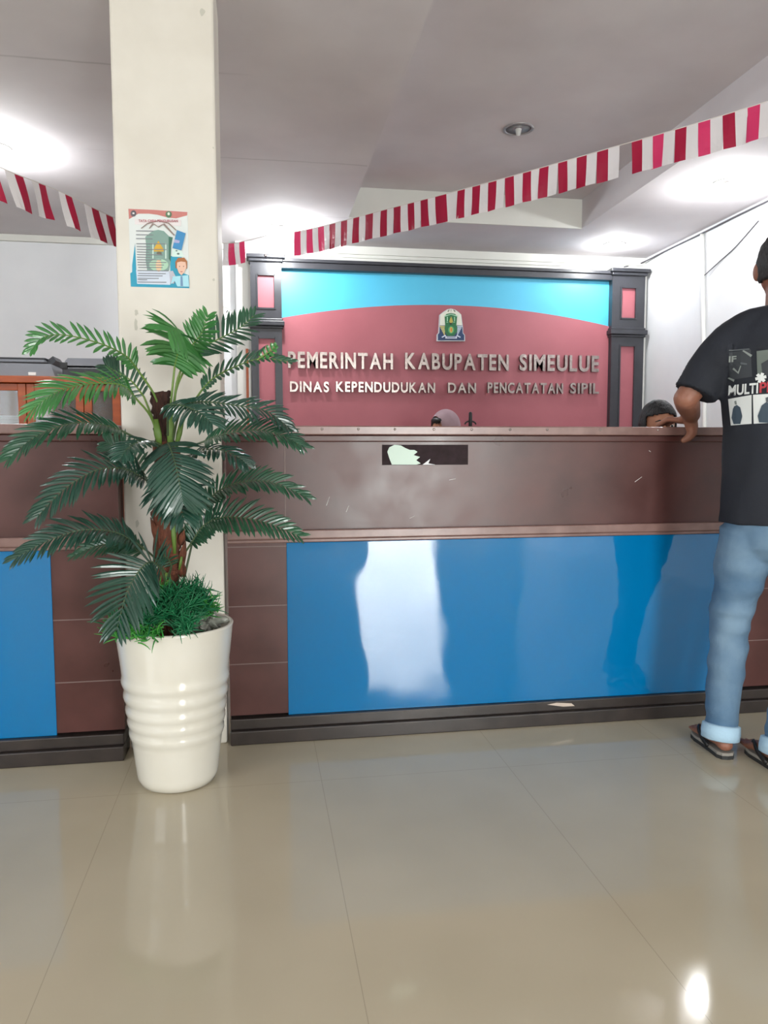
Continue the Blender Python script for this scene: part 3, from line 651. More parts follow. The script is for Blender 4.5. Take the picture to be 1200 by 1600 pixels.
for v in bm.verts: v.co += Vector((noise.noise(v.co*70), noise.noise(v.co*70+Vector((9, 0, 0))), noise.noise(v.co*90)*1.2))*.007
obj('trunk_top', bm, M_trunk_d, t, smooth=True)
for (a_, b_, c, d_) in ((250, 850, 235, 808), (248, 880, 241, 835), (282, 880, 290, 845), (281, 850, 288, 828), (284, 900, 286, 876), (252, 820, 246, 790)):
    bm = B(); p0, p1 = PY(a_, b_, TYP-.012), PY(c, d_, TYP-.028); tube(bm, [p0, (p0+p1)/2, p1], [(.014, .008), (.012, .005), (.001, .001)], seg=8, side=Vector((1, 0, 0))); obj('bark_sheath', bm, M_trunk, t, smooth=True)
for (a_, b_, c, d_, w_) in ((273, 865, 270, 810, .008), (265, 705, 268, 640, .012), (250, 700, 243, 655, .012), (275, 700, 285, 655, .009), (262, 925, 262, 895, .012), (280, 890, 284, 870, .005)):
    bm = B(); p0, p1 = PY(a_, b_, TYP-.034), PY(c, d_, TYP-.04); tube(bm, [p0, (p0+p1)/2, p1], [(w_*.6, .004), (w_, .005), (w_*.7, .004)], seg=8, side=Vector((1, 0, 0))); obj('petiole_base', bm, M_stem, t, smooth=True)

def frond(stem, leafp, Lf, n, m, ms, normal=(0, -.5, 1), wid=.0085, fwd=.55, droop=.35, vee=.25, curl=0, asym=(1, 1), tipf=.45, base=.6, face=None):
    """stem, leafp: pixel+Y control points; leaflets leave both sides of the leaf part"""
    P1 = [PY(*p) for p in stem]; P2 = [PY(*p) for p in leafp]
    path1 = catmull(P1+[P2[0]], 10); path2 = catmull(P2, 40)
    bm = B(); k = len(path1)
    tube(bm, path1+path2[1:], [.0042-.0012*i/k for i in range(k)]+[max(.003-.0022*i/40, .0008) for i in range(40)], seg=6, mi=1)
    N0 = Vector(normal).normalized(); wid = wid*.70; fwd = fwd*.72
    for i in range(n):
        u = (i+.5)/n
        f_ = u*40; j = min(int(f_), 39); p = path2[j].lerp(path2[j+1], f_-j); T = (path2[min(j+1, 40)]-path2[max(j-1, 0)]).normalized()
        Sd = T.cross(N0).normalized(); Nn = Sd.cross(T).normalized()
        lp = (base+(1-base)*math.sin(min(u/.5, 1)*math.pi/2)) * (1-(1-tipf)*max(0, (u-.55)/.45)**1.5)
        for sgn, am in ((1, asym[0]), (-1, asym[1])):
            L = Lf*1.16*lp*am*random.uniform(.9, 1.08)
            if L < .004: continue
            fw = fwd+.55*u**2+random.uniform(-.08, .08)
            d = (Sd*sgn*math.cos(fw)+T*math.sin(fw)+Nn*vee*random.uniform(.6, 1.3)).normalized()
            q = p.copy(); rows = []; seg = 5; dd = d.copy(); dr = droop*random.uniform(.6, 1.4)
            wv = (T-dd*T.dot(dd)).normalized(); 
            for s in range(seg+1):
                v = s/seg; wd_ = wid*(.55+.45*math.sin(min(v*2.2, 1.57)))*(1 if v < .6 else max(1-((v-.6)/.4)**2, .06))
                nn = wv.cross(dd).normalized()*sgn
                rows.append([bm.verts.new(q-wv*wd_), bm.verts.new(q-nn*wd_*.45), bm.verts.new(q+wv*wd_)])
                dd = (dd+Vector((0, 0, -1))*dr/seg+T*curl/seg).normalized(); q = q+dd*(L/seg)
                wv = (wv-dd*wv.dot(dd)).normalized()
            for a2, b2 in zip(rows, rows[1:]):
                for c2 in (0, 1): bm.faces.new((a2[c2], a2[c2+1], b2[c2+1], b2[c2]))
    o_ = obj('frond', bm, [m, ms], palm, smooth=False)
    return o_
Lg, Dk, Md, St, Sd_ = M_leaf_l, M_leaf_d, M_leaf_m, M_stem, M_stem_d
UPN = (0, -.45, 1); FR = (0, -1, .25)
# upper tier
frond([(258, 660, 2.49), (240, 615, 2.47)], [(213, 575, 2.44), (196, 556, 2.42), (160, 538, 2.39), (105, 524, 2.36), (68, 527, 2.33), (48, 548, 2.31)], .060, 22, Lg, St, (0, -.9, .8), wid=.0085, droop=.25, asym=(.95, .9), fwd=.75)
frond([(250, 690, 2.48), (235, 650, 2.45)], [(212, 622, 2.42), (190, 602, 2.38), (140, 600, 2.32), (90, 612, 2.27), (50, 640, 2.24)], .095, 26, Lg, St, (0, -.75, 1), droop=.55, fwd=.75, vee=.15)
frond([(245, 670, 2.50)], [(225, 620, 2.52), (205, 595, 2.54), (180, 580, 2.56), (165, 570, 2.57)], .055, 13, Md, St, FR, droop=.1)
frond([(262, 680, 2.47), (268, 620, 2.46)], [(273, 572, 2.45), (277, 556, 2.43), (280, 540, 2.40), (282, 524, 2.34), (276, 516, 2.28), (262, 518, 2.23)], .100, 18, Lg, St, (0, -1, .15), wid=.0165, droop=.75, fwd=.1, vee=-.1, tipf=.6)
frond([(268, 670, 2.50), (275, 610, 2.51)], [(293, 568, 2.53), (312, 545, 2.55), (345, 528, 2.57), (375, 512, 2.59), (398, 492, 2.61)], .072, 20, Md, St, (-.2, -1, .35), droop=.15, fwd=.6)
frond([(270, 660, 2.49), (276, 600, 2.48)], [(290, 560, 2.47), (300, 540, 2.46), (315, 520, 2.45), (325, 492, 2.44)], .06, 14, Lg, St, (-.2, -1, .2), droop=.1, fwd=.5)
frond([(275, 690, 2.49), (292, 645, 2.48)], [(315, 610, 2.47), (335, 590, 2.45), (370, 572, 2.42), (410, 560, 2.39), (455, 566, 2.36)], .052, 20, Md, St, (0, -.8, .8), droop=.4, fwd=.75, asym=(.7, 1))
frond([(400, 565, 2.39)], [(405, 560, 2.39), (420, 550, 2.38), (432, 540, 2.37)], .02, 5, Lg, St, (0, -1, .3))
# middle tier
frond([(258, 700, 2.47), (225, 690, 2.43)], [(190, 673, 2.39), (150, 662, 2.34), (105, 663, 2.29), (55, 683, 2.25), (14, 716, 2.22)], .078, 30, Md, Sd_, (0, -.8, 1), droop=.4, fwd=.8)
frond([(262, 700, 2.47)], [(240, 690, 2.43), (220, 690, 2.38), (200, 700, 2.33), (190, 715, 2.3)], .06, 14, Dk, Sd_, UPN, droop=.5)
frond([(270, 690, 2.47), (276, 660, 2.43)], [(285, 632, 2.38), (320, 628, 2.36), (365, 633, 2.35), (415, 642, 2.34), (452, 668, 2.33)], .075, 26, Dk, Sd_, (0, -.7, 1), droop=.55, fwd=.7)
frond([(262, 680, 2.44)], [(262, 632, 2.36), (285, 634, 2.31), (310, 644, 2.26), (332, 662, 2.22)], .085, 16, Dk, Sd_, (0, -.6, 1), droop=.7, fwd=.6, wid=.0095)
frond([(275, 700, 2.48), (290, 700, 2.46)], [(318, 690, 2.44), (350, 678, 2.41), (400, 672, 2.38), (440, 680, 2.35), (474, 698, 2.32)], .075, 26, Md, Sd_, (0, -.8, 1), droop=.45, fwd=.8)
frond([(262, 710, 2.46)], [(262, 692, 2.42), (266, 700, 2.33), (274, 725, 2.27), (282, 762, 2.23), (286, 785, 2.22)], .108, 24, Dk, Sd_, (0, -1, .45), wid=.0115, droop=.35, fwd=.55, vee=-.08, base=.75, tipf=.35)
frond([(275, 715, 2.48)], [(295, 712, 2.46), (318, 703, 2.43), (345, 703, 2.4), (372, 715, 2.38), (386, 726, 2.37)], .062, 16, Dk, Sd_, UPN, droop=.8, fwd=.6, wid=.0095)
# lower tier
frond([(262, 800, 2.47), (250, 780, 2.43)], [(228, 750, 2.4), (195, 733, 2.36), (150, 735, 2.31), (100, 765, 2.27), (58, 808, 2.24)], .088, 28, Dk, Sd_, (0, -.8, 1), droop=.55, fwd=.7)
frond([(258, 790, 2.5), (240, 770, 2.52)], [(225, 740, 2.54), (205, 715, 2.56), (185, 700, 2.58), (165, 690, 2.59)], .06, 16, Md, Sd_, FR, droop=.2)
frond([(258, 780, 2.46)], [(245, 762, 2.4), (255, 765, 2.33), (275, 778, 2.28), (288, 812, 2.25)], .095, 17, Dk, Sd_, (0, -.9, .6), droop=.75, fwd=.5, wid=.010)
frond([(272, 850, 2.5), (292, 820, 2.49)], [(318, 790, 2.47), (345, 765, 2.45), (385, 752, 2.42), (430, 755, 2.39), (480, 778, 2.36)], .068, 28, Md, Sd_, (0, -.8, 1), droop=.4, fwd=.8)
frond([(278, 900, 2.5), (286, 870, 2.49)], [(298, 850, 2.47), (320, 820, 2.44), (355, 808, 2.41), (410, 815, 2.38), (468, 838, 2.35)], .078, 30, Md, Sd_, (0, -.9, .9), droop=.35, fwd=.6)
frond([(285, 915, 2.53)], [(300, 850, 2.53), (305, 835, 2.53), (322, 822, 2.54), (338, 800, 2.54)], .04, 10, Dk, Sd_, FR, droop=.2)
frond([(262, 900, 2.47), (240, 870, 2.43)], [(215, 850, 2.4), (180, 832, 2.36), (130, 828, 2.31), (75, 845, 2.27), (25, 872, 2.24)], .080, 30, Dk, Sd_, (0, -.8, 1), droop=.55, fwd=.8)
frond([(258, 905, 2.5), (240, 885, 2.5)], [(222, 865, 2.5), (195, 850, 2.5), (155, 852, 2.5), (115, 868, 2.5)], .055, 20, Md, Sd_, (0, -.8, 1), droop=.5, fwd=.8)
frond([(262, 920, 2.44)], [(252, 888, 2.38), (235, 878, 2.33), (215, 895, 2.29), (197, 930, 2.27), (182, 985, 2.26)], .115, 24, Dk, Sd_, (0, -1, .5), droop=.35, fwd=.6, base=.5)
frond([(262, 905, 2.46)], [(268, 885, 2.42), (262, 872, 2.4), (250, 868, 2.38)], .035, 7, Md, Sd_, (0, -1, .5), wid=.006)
# tufted ground cover
def tufts(name, centres, m, n, ln, seed):
    random.seed(seed); bm = B()
    for (px, py, y) in centres:
        c = PY(px, py, y)
        for k in range(n):
            a_ = random.uniform(0, 6.28); e = random.uniform(-.35, 1.3); d = Vector((math.cos(a_)*math.cos(e), math.sin(a_)*math.cos(e), math.sin(e)))
            q = c+Vector((random.gauss(0, .012), random.gauss(0, .012), random.gauss(0, .008))); L = ln*random.uniform(.6, 1.2)
            ax = Vector((random.gauss(0, 1), random.gauss(0, 1), random.gauss(0, 1))).normalized(); pts = [q.copy()]
            for s in range(4):
                q = q+d*L/4; d = (Matrix.Rotation(random.uniform(.1, .45), 3, ax) @ d).normalized(); pts.append(q.copy())
            tube(bm, pts, [.0024, .0024, .002, .0014, .0006], seg=4)
    o_ = obj(name, bm, m, palm, smooth=True); o_['kind'] = 'stuff'; return o_
tufts('ground_foliage', [(185, 975, 2.42), (200, 985, 2.36), (215, 960, 2.4), (235, 975, 2.35), (230, 945, 2.45), (250, 940, 2.42), (262, 935, 2.38), (275, 930, 2.4), (290, 930, 2.42), (300, 945, 2.4), (288, 955, 2.36), (292, 975, 2.34), (275, 960, 2.36), (310, 955, 2.42), (305, 925, 2.45), (250, 960, 2.36), (315, 940, 2.46), (270, 945, 2.5), (220, 975, 2.48), (285, 985, 2.34), (240, 955, 2.5)], M_grass, 60, .062, 3)
tufts('bright_ground_foliage', [(178, 985, 2.43), (195, 992, 2.35), (225, 995, 2.34), (255, 925, 2.42), (325, 945, 2.46), (330, 955, 2.48), (212, 990, 2.34), (240, 992, 2.33)], M_grass_l, 34, .05, 5)
# crumpled clear wrap in the pot
random.seed(11)
bm = B(); c = PY(323, 972, 2.49); ell(bm, c, (.045, .035, .028), sub=4)
for v in bm.verts: v.co += (v.co-c)*(noise.noise(v.co*55)*.9)
tag(obj('crumpled_plastic', bm, mat('crumpled_clear_plastic', 'b7b9ae', .2, var='8f9186', vscale=60, coat=.4, trans=.35)), 'crumpled clear plastic lying in the white pot at its right rim', 'plastic wrap')

# ------------------------------------------------------------------ PEOPLE
def seated(loc, face, skin, cloth, name_label, headscarf=False, mhair=True, lean=.0, head_z=1.33):
    """seated figure, face = unit direction it looks; loc = (x,y) of pelvis; head top at head_z"""
    f = Vector((face[0], face[1], 0)).normalized(); r = Vector((f.y, -f.x, 0)); O = Vector((loc[0], loc[1], 0))
    def Q(a, b_, z): return O+r*a+f*b_+Vector((0, 0, z))
    t = thing('person', O, name_label, 'person')
    k = head_z-.12                      # head centre height
    hf = lean
    bm = B()
    tube(bm, [Q(0, 0, .47), Q(0, .0, .6), Q(0, .02+hf*.4, .8), Q(0, .02+hf*.7, k-.34), Q(0, hf*.8, k-.22)], [(.16, .12), (.15, .11), (.16, .11), (.17, .10), (.09, .07)], 20, side=r, round_caps=True)
    tube(bm, [Q(0, hf*.8, k-.25), Q(0, hf*.9, k-.1), Q(0, hf, k-.03)], [.055, .052, .05], 14)
    ell(bm, Q(0, hf, k+.01), (.075, .095, .115), Matrix((r, f, Vector((0, 0, 1)))).transposed()); ell(bm, Q(0, hf+.03, k-.06), (.052, .06, .055), Matrix((r, f, Vector((0, 0, 1)))).transposed())
    ell(bm, Q(0, hf+.10, k-.015), (.013, .018, .022)); 
    for s in (-1, 1):
        ell(bm, Q(s*.077, hf, k-.01), (.012, .02, .03))
        sh = Q(s*.17, hf*.75, k-.28); el = Q(s*.23, hf*.5+.08, k-.52); wr = Q(s*.15, hf+.30, k-.50); ha = Q(s*.13, hf+.38, k-.51)
        tube(bm, [sh, el], [.048, .038], 12, round_caps=True); tube(bm, [el, wr], [.036, .026], 12, round_caps=True)
        tube(bm, [wr, ha], [(.028, .016), (.036, .014)], 12, side=r, round_caps=True)
        for i, (o1, l1) in enumerate(((-.028, .062), (-.010, .072), (.009, .068), (.027, .052))):
            b0 = ha+r*o1; tube(bm, [b0, b0+f*l1*.5+Vector((0, 0, -.004)), b0+f*l1+Vector((0, 0, -.018))], [.0085, .008, .0068], 8, round_caps=True)
        tube(bm, [wr+r*(-s*.02), wr+r*(-s*.05)+f*.05, wr+r*(-s*.045)+f*.085], [.011, .0095, .008], 8, round_caps=True)
        hp = Q(s*.09, .02, .50); kn = Q(s*.12, .42, .50); an = Q(s*.12, .44, .09)
        tube(bm, [hp, kn], [.082, .06], 14, round_caps=True); tube(bm, [kn, an], [.056, .038], 14, round_caps=True)
        tube(bm, [Q(s*.12, .41, .04), Q(s*.12, .54, .035), Q(s*.12, .63, .025)], [(.035, .035), (.042, .028), (.03, .018)], 12, side=r, round_caps=True)
    body = link('body', remesh(bm, .0055, 5), t, skin, True)
    bm = B()
    tube(bm, [Q(0, 0, .44), Q(0, 0, .6), Q(0, .02+hf*.4, .8), Q(0, .02+hf*.7, k-.34), Q(0, hf*.8, k-.23), Q(0, hf*.82, k-.19)], [(.18, .14), (.17, .128), (.178, .125), (.187, .115), (.12, .09), (.07, .065)], 24, side=r)
    for s in (-1, 1):
        sh = Q(s*.165, hf*.75, k-.28); el = Q(s*.23, hf*.5+.08, k-.52); wr = Q(s*.15, hf+.28, k-.50)
        tube(bm, [sh, el, wr], [.062, .054, .042], 14, round_caps=False)
    link('shirt', remesh(bm, .008, 6), t, cloth, True)
    bm = B()
    for s in (-1, 1):
        tube(bm, [Q(s*.085, -.02, .50), Q(s*.12, .42, .50)], [.10, .078], 16, round_caps=True); tube(bm, [Q(s*.12, .42, .50), Q(s*.12, .44, .10)], [.075, .062], 16)
    link('trousers', remesh(bm, .009, 6), t, M_grey_d, True)
    R3 = Matrix((r, f, Vector((0, 0, 1)))).transposed(); hc = Q(0, hf, k+.01)
    if headscarf:
        bm = B(); ell(bm, hc+f*-.008, (.095, .115, .125), R3, 4)
        tube(bm, [Q(0, hf-.02, k-.02), Q(0, hf*.85-.02, k-.18), Q(0, hf*.7, k-.34)], [(.09, .10), (.12, .11), (.20, .14)], 24, side=r)
        me = remesh(bm, .006, 8, 'headscarf')
        # open the face
        b2 = B(); b2.from_mesh(me)
        dele = [v for v in b2.verts if ((v.co-(hc+f*.115-Vector((0, 0, .015)))).dot(r)/.062)**2+((v.co-(hc+f*.115-Vector((0, 0, .015)))).z/.085)**2 < 1 and (v.co-hc).dot(f) > .03]
        bmesh.ops.delete(b2, geom=dele, context='VERTS'); b2.to_mesh(me); b2.free()
        link('headscarf', me, t, M_hijab, True)
        bm = B(); ell(bm, hc+f*.074+Vector((0, 0, .040)), (.058, .026, .026), R3, 3); obj('under_scarf', bm, M_black, t, smooth=True)
    else:
        bm = B(); ell(bm, hc+Vector((0, 0, .012))-f*.008, (.089, .108, .118), R3, 5)
        dele = [v for v in bm.verts if ((v.co-hc).dot(f) > .038-.02*0 and (v.co-hc).z < .058+abs((v.co-hc).dot(r))*-.25) or (v.co-hc).z < -.03 and (v.co-hc).dot(f) > -.02 or (v.co-hc).z < -.085]
        bmesh.ops.delete(bm, geom=dele, context='VERTS')
        bmesh.ops.solidify(bm, geom=bm.faces[:], thickness=.008)
        for v in bm.verts: v.co += (v.co-hc).normalized()*noise.noise(v.co*40)*.003
        obj('hair', bm, M_hair, t, smooth=True)
    # eyes, brows, mouth
    for s in (-1, 1):
        bm = B(); ell(bm, hc+r*s*.031+f*.083+Vector((0, 0, -.005)), (.013, .009, .0075), R3, 2); e_ = obj('eye', bm, M_white, t, smooth=True)
        bm = B(); ell(bm, hc+r*s*.031+f*.0905+Vector((0, 0, -.005)), (.006, .003, .006), R3, 2); obj('iris', bm, M_black, e_, smooth=True)
        bm = B(); tube(bm, [hc+r*s*.014+f*.092+Vector((0, 0, .017)), hc+r*s*.032+f*.09+Vector((0, 0, .022)), hc+r*s*.05+f*.079+Vector((0, 0, .015))], [.0028, .0032, .0015], 6); obj('eyebrow', bm, M_hair, t)
    bm = B(); ell(bm, hc+f*.088+Vector((0, 0, -.072)), (.024, .008, .007), R3, 2); obj('lips', bm, mat('lips', '8a4a44', .5), t, smooth=True)
    # chair
    ch = thing('office_chair', O, 'black office chair under the ' + ('person in the mauve headscarf' if headscarf else 'black-haired seated person'), 'chair', 'chairs behind the counter')
    bm = B()
    v = [Q(-.22, -.2, .39), Q(.22, .24, .43)]
    tube(bm, [Q(0, -.20, .36), Q(0, .24, .36)], [(.21, .03), (.22, .03)], 16, side=r); obj('seat', bm, M_black, ch, bevel=.0)
    bm = B(); tube(bm, [Q(0, -.25, .55), Q(0, -.27, .75), Q(0, -.28, .95)], [(.20, .025), (.21, .025), (.17, .02)], 16, side=r); obj('backrest', bm, M_black, ch, smooth=True)
    bm = B(); tube(bm, [Q(0, -.12, .36), Q(0, -.28, .37), Q(0, -.30, .6)], [.02, .02, .015], 8); obj('back_bracket', bm, M_black, ch)
    bm = B(); tube(bm, [Q(0, 0, .1), Q(0, 0, .34)], [.025, .025], 12); obj('gas_post', bm, M_steel, ch)
    for k5 in range(5):
        a_ = k5*2*math.pi/5+.3; e = Q(math.cos(a_)*.26, math.sin(a_)*.26, .065); bm = B(); tube(bm, [Q(0, 0, .11), e], [.022, .014], 8); lg = obj('leg', bm, M_black, ch)
        bm = B(); ell(bm, e-Vector((0, 0, .038)), (.027, .02, .027), sub=2); obj('castor', bm, M_black, lg, smooth=True)
    return t
# mauve-headscarf person far back, bending to the left; black-haired person nearer, looking towards the counter
hc1 = PY(690, 642, 5.3); seated((hc1.x+.12, 5.36), (-1, -.45), M_skin_l, mat('dark_blouse', '3c3f4a', .8), 'person in a mauve headscarf seated behind the counter, only the head top showing', True, head_z=hc1.z+.0, lean=.10)
hc2 = PY(1031, 630, 3.55); seated((hc2.x+.01, 3.66), (-.1, -1), M_skin_l, M_shirt_b, 'black-haired person seated behind the counter beside the standing man', False, head_z=hc2.z, lean=.10)
# desks they sit at
def desk(x0, x1, y0, y1, label):
    t = thing('office_desk', ((x0+x1)/2, (y0+y1)/2, 0), label, 'desk', 'desks behind the counter')
    bm = B(); box(bm, x0, x1, y0, y1, .69, .715); obj('desktop', bm, M_orange, t, bevel=.003)
    for x in (x0, x1-.03):
        bm = B(); box(bm, x, x+.03, y0+.03, y1-.03, 0, .69); obj('side_panel', bm, M_orange, t)
desk(.7, 1.7, 4.35, 4.85, 'wooden desk before the person in the mauve headscarf')
desk(1.55, 2.85, 3.24, 3.40, 'narrow wooden desk before the black-haired seated person')
dk = PY(735, 660, 4.6)
t = thing('desk_stand', (dk.x, 4.6, .715), 'small black stand poking above the counter edge beside the mauve headscarf', 'stand')
bm = B(); lathe(bm, [(.07, 0), (.07, .012), (.02, .02)], (dk.x, 4.6, .716), 24); obj('base', bm, M_black, t)
bm = B(); tube(bm, [(dk.x, 4.6, .73), (dk.x, 4.6, dk.z+.01)], [.008, .008], 10); obj('pole', bm, M_black, t)
bm = B(); tube(bm, [(dk.x, 4.6, dk.z-.02), (dk.x, 4.6, dk.z+.055)], [(.012, .012), (.011, .011)], 12, round_caps=True); obj('tip', bm, M_black, t, smooth=True)
bm = B(); tube(bm, [(dk.x+.035*math.cos(k*math.pi/8)*1, 4.6, dk.z-.012+.02*math.sin(k*math.pi/8)) for k in range(9)], [.005]*9, 8); obj('clip', bm, M_rubber, t, smooth=True)

# standing man at the counter, seen from behind
F = Vector((.50, .866, 0)).normalized(); Rv = Vector((F.y, -F.x, 0)); O = Vector((1.768, 2.36, 0))
def Q(a, b_, z): return O+Rv*a+F*b_+Vector((0, 0, z))
R3 = Matrix((Rv, F, Vector((0, 0, 1)))).transposed()
man = thing('person', O, 'standing man seen from behind in black printed t-shirt and blue jeans, at the counter', 'person')
bm = B()
tube(bm, [Q(0, 0, .88), Q(0, -.01, 1.0), Q(0, 0, 1.15), Q(0, .01, 1.32), Q(0, .0, 1.46), Q(0, .0, 1.53)], [(.135, .09), (.14, .095), (.15, .10), (.18, .10), (.16, .08), (.07, .06)], 24, side=Rv, round_caps=True)
tube(bm, [Q(0, 0, 1.50), Q(0, .02, 1.60), Q(0, .03, 1.67)], [.066, .062, .060], 16)
HC = Q(-.006, .045, 1.705)
ell(bm, HC, (.077, .097, .112), R3); ell(bm, HC+F*.028+Vector((0, 0, -.06)), (.055, .062, .055), R3); ell(bm, HC+F*.10+Vector((0, 0, -.015)), (.014, .02, .024), R3)
for s in (-1, 1): ell(bm, HC+Rv*s*.081-F*.003+Vector((0, 0, -.012)), (.013, .022, .033), R3 @ Matrix.Rotation(-s*.35, 3, 'Z'))
# left arm to the counter
shL = Q(-.175, 0, 1.45); elL = Vector((1.495, 2.50, 1.262)); wrL = Vector((1.655, 2.725, 1.215))
tube(bm, [shL, shL.lerp(elL, .5), elL], [.055, .048, .041], 16, round_caps=True)
tube(bm, [elL, elL.lerp(wrL, .35), elL.lerp(wrL, .75), wrL], [.042, .043, .037, .033], 16, round_caps=True)
TOPZ = 1.172
pal = Vector((1.665, 2.775, 1.198))
sdir = (Vector((-.55, .83, 0))).normalized()          # finger direction over the top
pd = Vector((sdir.y, -sdir.x, 0))
tube(bm, [wrL, (wrL+pal)/2+Vector((0, 0, .006)), pal, pal+sdir*.03], [(.030, .025), (.038, .022), (.044, .018), (.043, .015)], 16, side=pd, round_caps=True)
kn = pal+sdir*.035
for o1, l1 in ((-.031, .062), (-.0105, .074), (.0105, .07), (.031, .056)):
    b0 = kn+pd*o1
    tube(bm, [b0-sdir*.02, b0+sdir*l1*.45+Vector((0, 0, .003)), b0+sdir*l1*.8+Vector((0, 0, -.008)), b0+sdir*l1*1.05+Vector((0, 0, -.018))], [.0112, .0106, .0098, .0085], 10, round_caps=True)
th = [wrL+Vector((0, .008, -.012)), Vector((1.668, 2.742, 1.170)), Vector((1.670, 2.741, 1.146)), Vector((1.660, 2.748, 1.128)), Vector((1.644, 2.754, 1.118))]
tube(bm, th, [.027, .025, .021, .016, .0125], 10, round_caps=True)
# right arm, elbow bent, hand resting on the counter too
shR = Q(.175, 0, 1.45); elR = Q(.25, .08, 1.22); wrR = Q(.17, .265, 1.20)
tube(bm, [shR, elR], [.055, .041], 16, round_caps=True); tube(bm, [elR, elR.lerp(wrR, .35), wrR], [.042, .043, .028], 16, round_caps=True)
pr = wrR+Vector((-.03, .07, -.004))
tube(bm, [wrR, pr], [(.028, .02), (.04, .014)], 14, side=Rv, round_caps=True)
for o1, l1 in ((-.030, .06), (-.010, .072), (.010, .07), (.030, .054)):
    b0 = pr+Rv*o1; tube(bm, [b0, b0+Vector((-.2, .95, 0))*l1*.5, b0+Vector((-.2, .95, -.12))*l1], [.0095, .009, .0075], 10, round_caps=True)
tube(bm, [wrR-Rv*.02, wrR-Rv*.045+F*.05, wrR-Rv*.05+F*.085], [.014, .011, .009], 8, round_caps=True)
# legs and feet
LF = dict(hip=Q(-.09, 0, .88), knee=Q(-.135, .02, .48), ank=Vector((1.612, 2.405, .085)))
RF = dict(hip=Q(.09, 0, .88), knee=Q(.075, -.06, .48), ank=Vector((1.720, 2.235, .085)))
for L_, fd in ((LF, Vector((.14, 1, 0))), (RF, Vector((.12, 1, 0)))):
    fd = fd.normalized(); sd = Vector((fd.y, -fd.x, 0)); a_ = L_['ank']
    tube(bm, [L_['hip'], L_['knee'], L_['knee'].lerp(a_, .3), a_], [.068, .055, .055, .036], 16, round_caps=True)
    h0 = Vector((a_.x, a_.y, 0))
    tube(bm, [h0-fd*.036+Vector((0, 0, .046)), h0+Vector((0, 0, .060)), h0+fd*.06+Vector((0, 0, .053)), h0+fd*.12+Vector((0, 0, .040)), h0+fd*.155+Vector((0, 0, .034))], [(.027, .022), (.033, .032), (.040, .030), (.045, .018), (.042, .013)], 16, side=sd, round_caps=True)
    for k, (o1, r1, l1) in enumerate(((-.032, .012, .03), (-.013, .009, .034), (.004, .008, .03), (.019, .0075, .025), (.032, .007, .018))):
        o1 = o1*(1 if L_ is RF else -1); b0 = h0+fd*.160+sd*o1+Vector((0, 0, .031)); tube(bm, [b0-fd*.02, b0+fd*l1], [r1, r1*.9], 8, round_caps=True)
body = link('body', remesh(bm, .0042, 2), man, M_skin, True)
# face
for s in (-1, 1):
    bm = B(); ell(bm, HC+Rv*s*.031+F*.086+Vector((0, 0, .0)), (.013, .009, .0075), R3, 2); e_ = obj('eye', bm, M_white, man, smooth=True)
    bm = B(); ell(bm, HC+Rv*s*.031+F*.0935, (.006, .003, .006), R3, 2); obj('iris', bm, M_black, e_, smooth=True)
    bm = B(); tube(bm, [HC+Rv*s*.014+F*.094+Vector((0, 0, .022)), HC+Rv*s*.032+F*.092+Vector((0, 0, .027)), HC+Rv*s*.05+F*.081+Vector((0, 0, .02))], [.0028, .0032, .0015], 6); obj('eyebrow', bm, M_hair, man)
bm = B(); ell(bm, HC+F*.09+Vector((0, 0, -.068)), (.024, .008, .007), R3, 2); obj('lips', bm, mat('lips', '8a4a44', .5), man, smooth=True)
# hair
bm = B(); hc = HC+Vector((0, 0, .006)); ell(bm, hc, (.086, .106, .122), R3, 5)
def hair_cut(v):
    d = v.co-hc; x, y, z = d.dot(Rv), d.dot(F), d.z
    if y > .055 and z < .05: return True
    if y > -.01 and z < -.005: return True
    return z < -.062
bmesh.ops.delete(bm, geom=[v for v in bm.verts if hair_cut(v)], context='VERTS'); bmesh.ops.solidify(bm, geom=bm.faces[:], thickness=.006)
for v in bm.verts: v.co += (v.co-hc).normalized()*noise.noise(v.co*50)*.005
obj('hair', bm, M_hair, man, smooth=True)
# t-shirt
bm = B()
tube(bm, [Q(0, -.01, .825), Q(0, -.01, .87), Q(0, -.01, 1.0), Q(0, 0, 1.15), Q(0, .005, 1.30), Q(0, 0, 1.42), Q(0, .0, 1.49), Q(0, .0, 1.525), Q(0, .005, 1.56)], [(.190, .145), (.186, .142), (.178, .132), (.182, .128), (.198, .126), (.205, .112), (.165, .094), (.118, .082), (.080, .072)], 32, side=Rv)
slL = shL.lerp(elL, 1.0)+Vector((.02, -.02, .012))
tube(bm, [Q(0, 0, 1.525), Q(-.09, 0, 1.505), shL+Vector((.01, 0, .01))], [.062, .062, .068], 18)
tube(bm, [Q(0, 0, 1.525), Q(.09, 0, 1.505), shR+Vector((-.01, 0, .01))], [.062, .062, .068], 18)
tube(bm, [Q(-.10, 0, 1.44), shL+Vector((0, 0, -.005)), shL.lerp(elL, .5), slL], [.07, .074, .076, .078], 18)
slR = shR.lerp(elR, .86)
tube(bm, [Q(.10, 0, 1.44), shR+Vector((0, 0, -.005)), shR.lerp(elR, .5), slR], [.07, .076, .074, .077], 18)
me = remesh(bm, .007, 10, 'shirt')
for v in me.vertices:
    p = v.co; a_ = noise.noise(Vector((p.x*7, p.y*7, p.z*4.5)))*.011 + noise.noise(Vector((p.x*16, p.y*16, p.z*9+4)))*.005
    v.co = v.co + v.normal*a_
me.update()
SHB = BVHTree.FromPolygons([v.co.copy() for v in me.vertices], [tuple(p.vertices) for p in me.polygons])
shirt = link('t_shirt', me, man, M_tee, True)
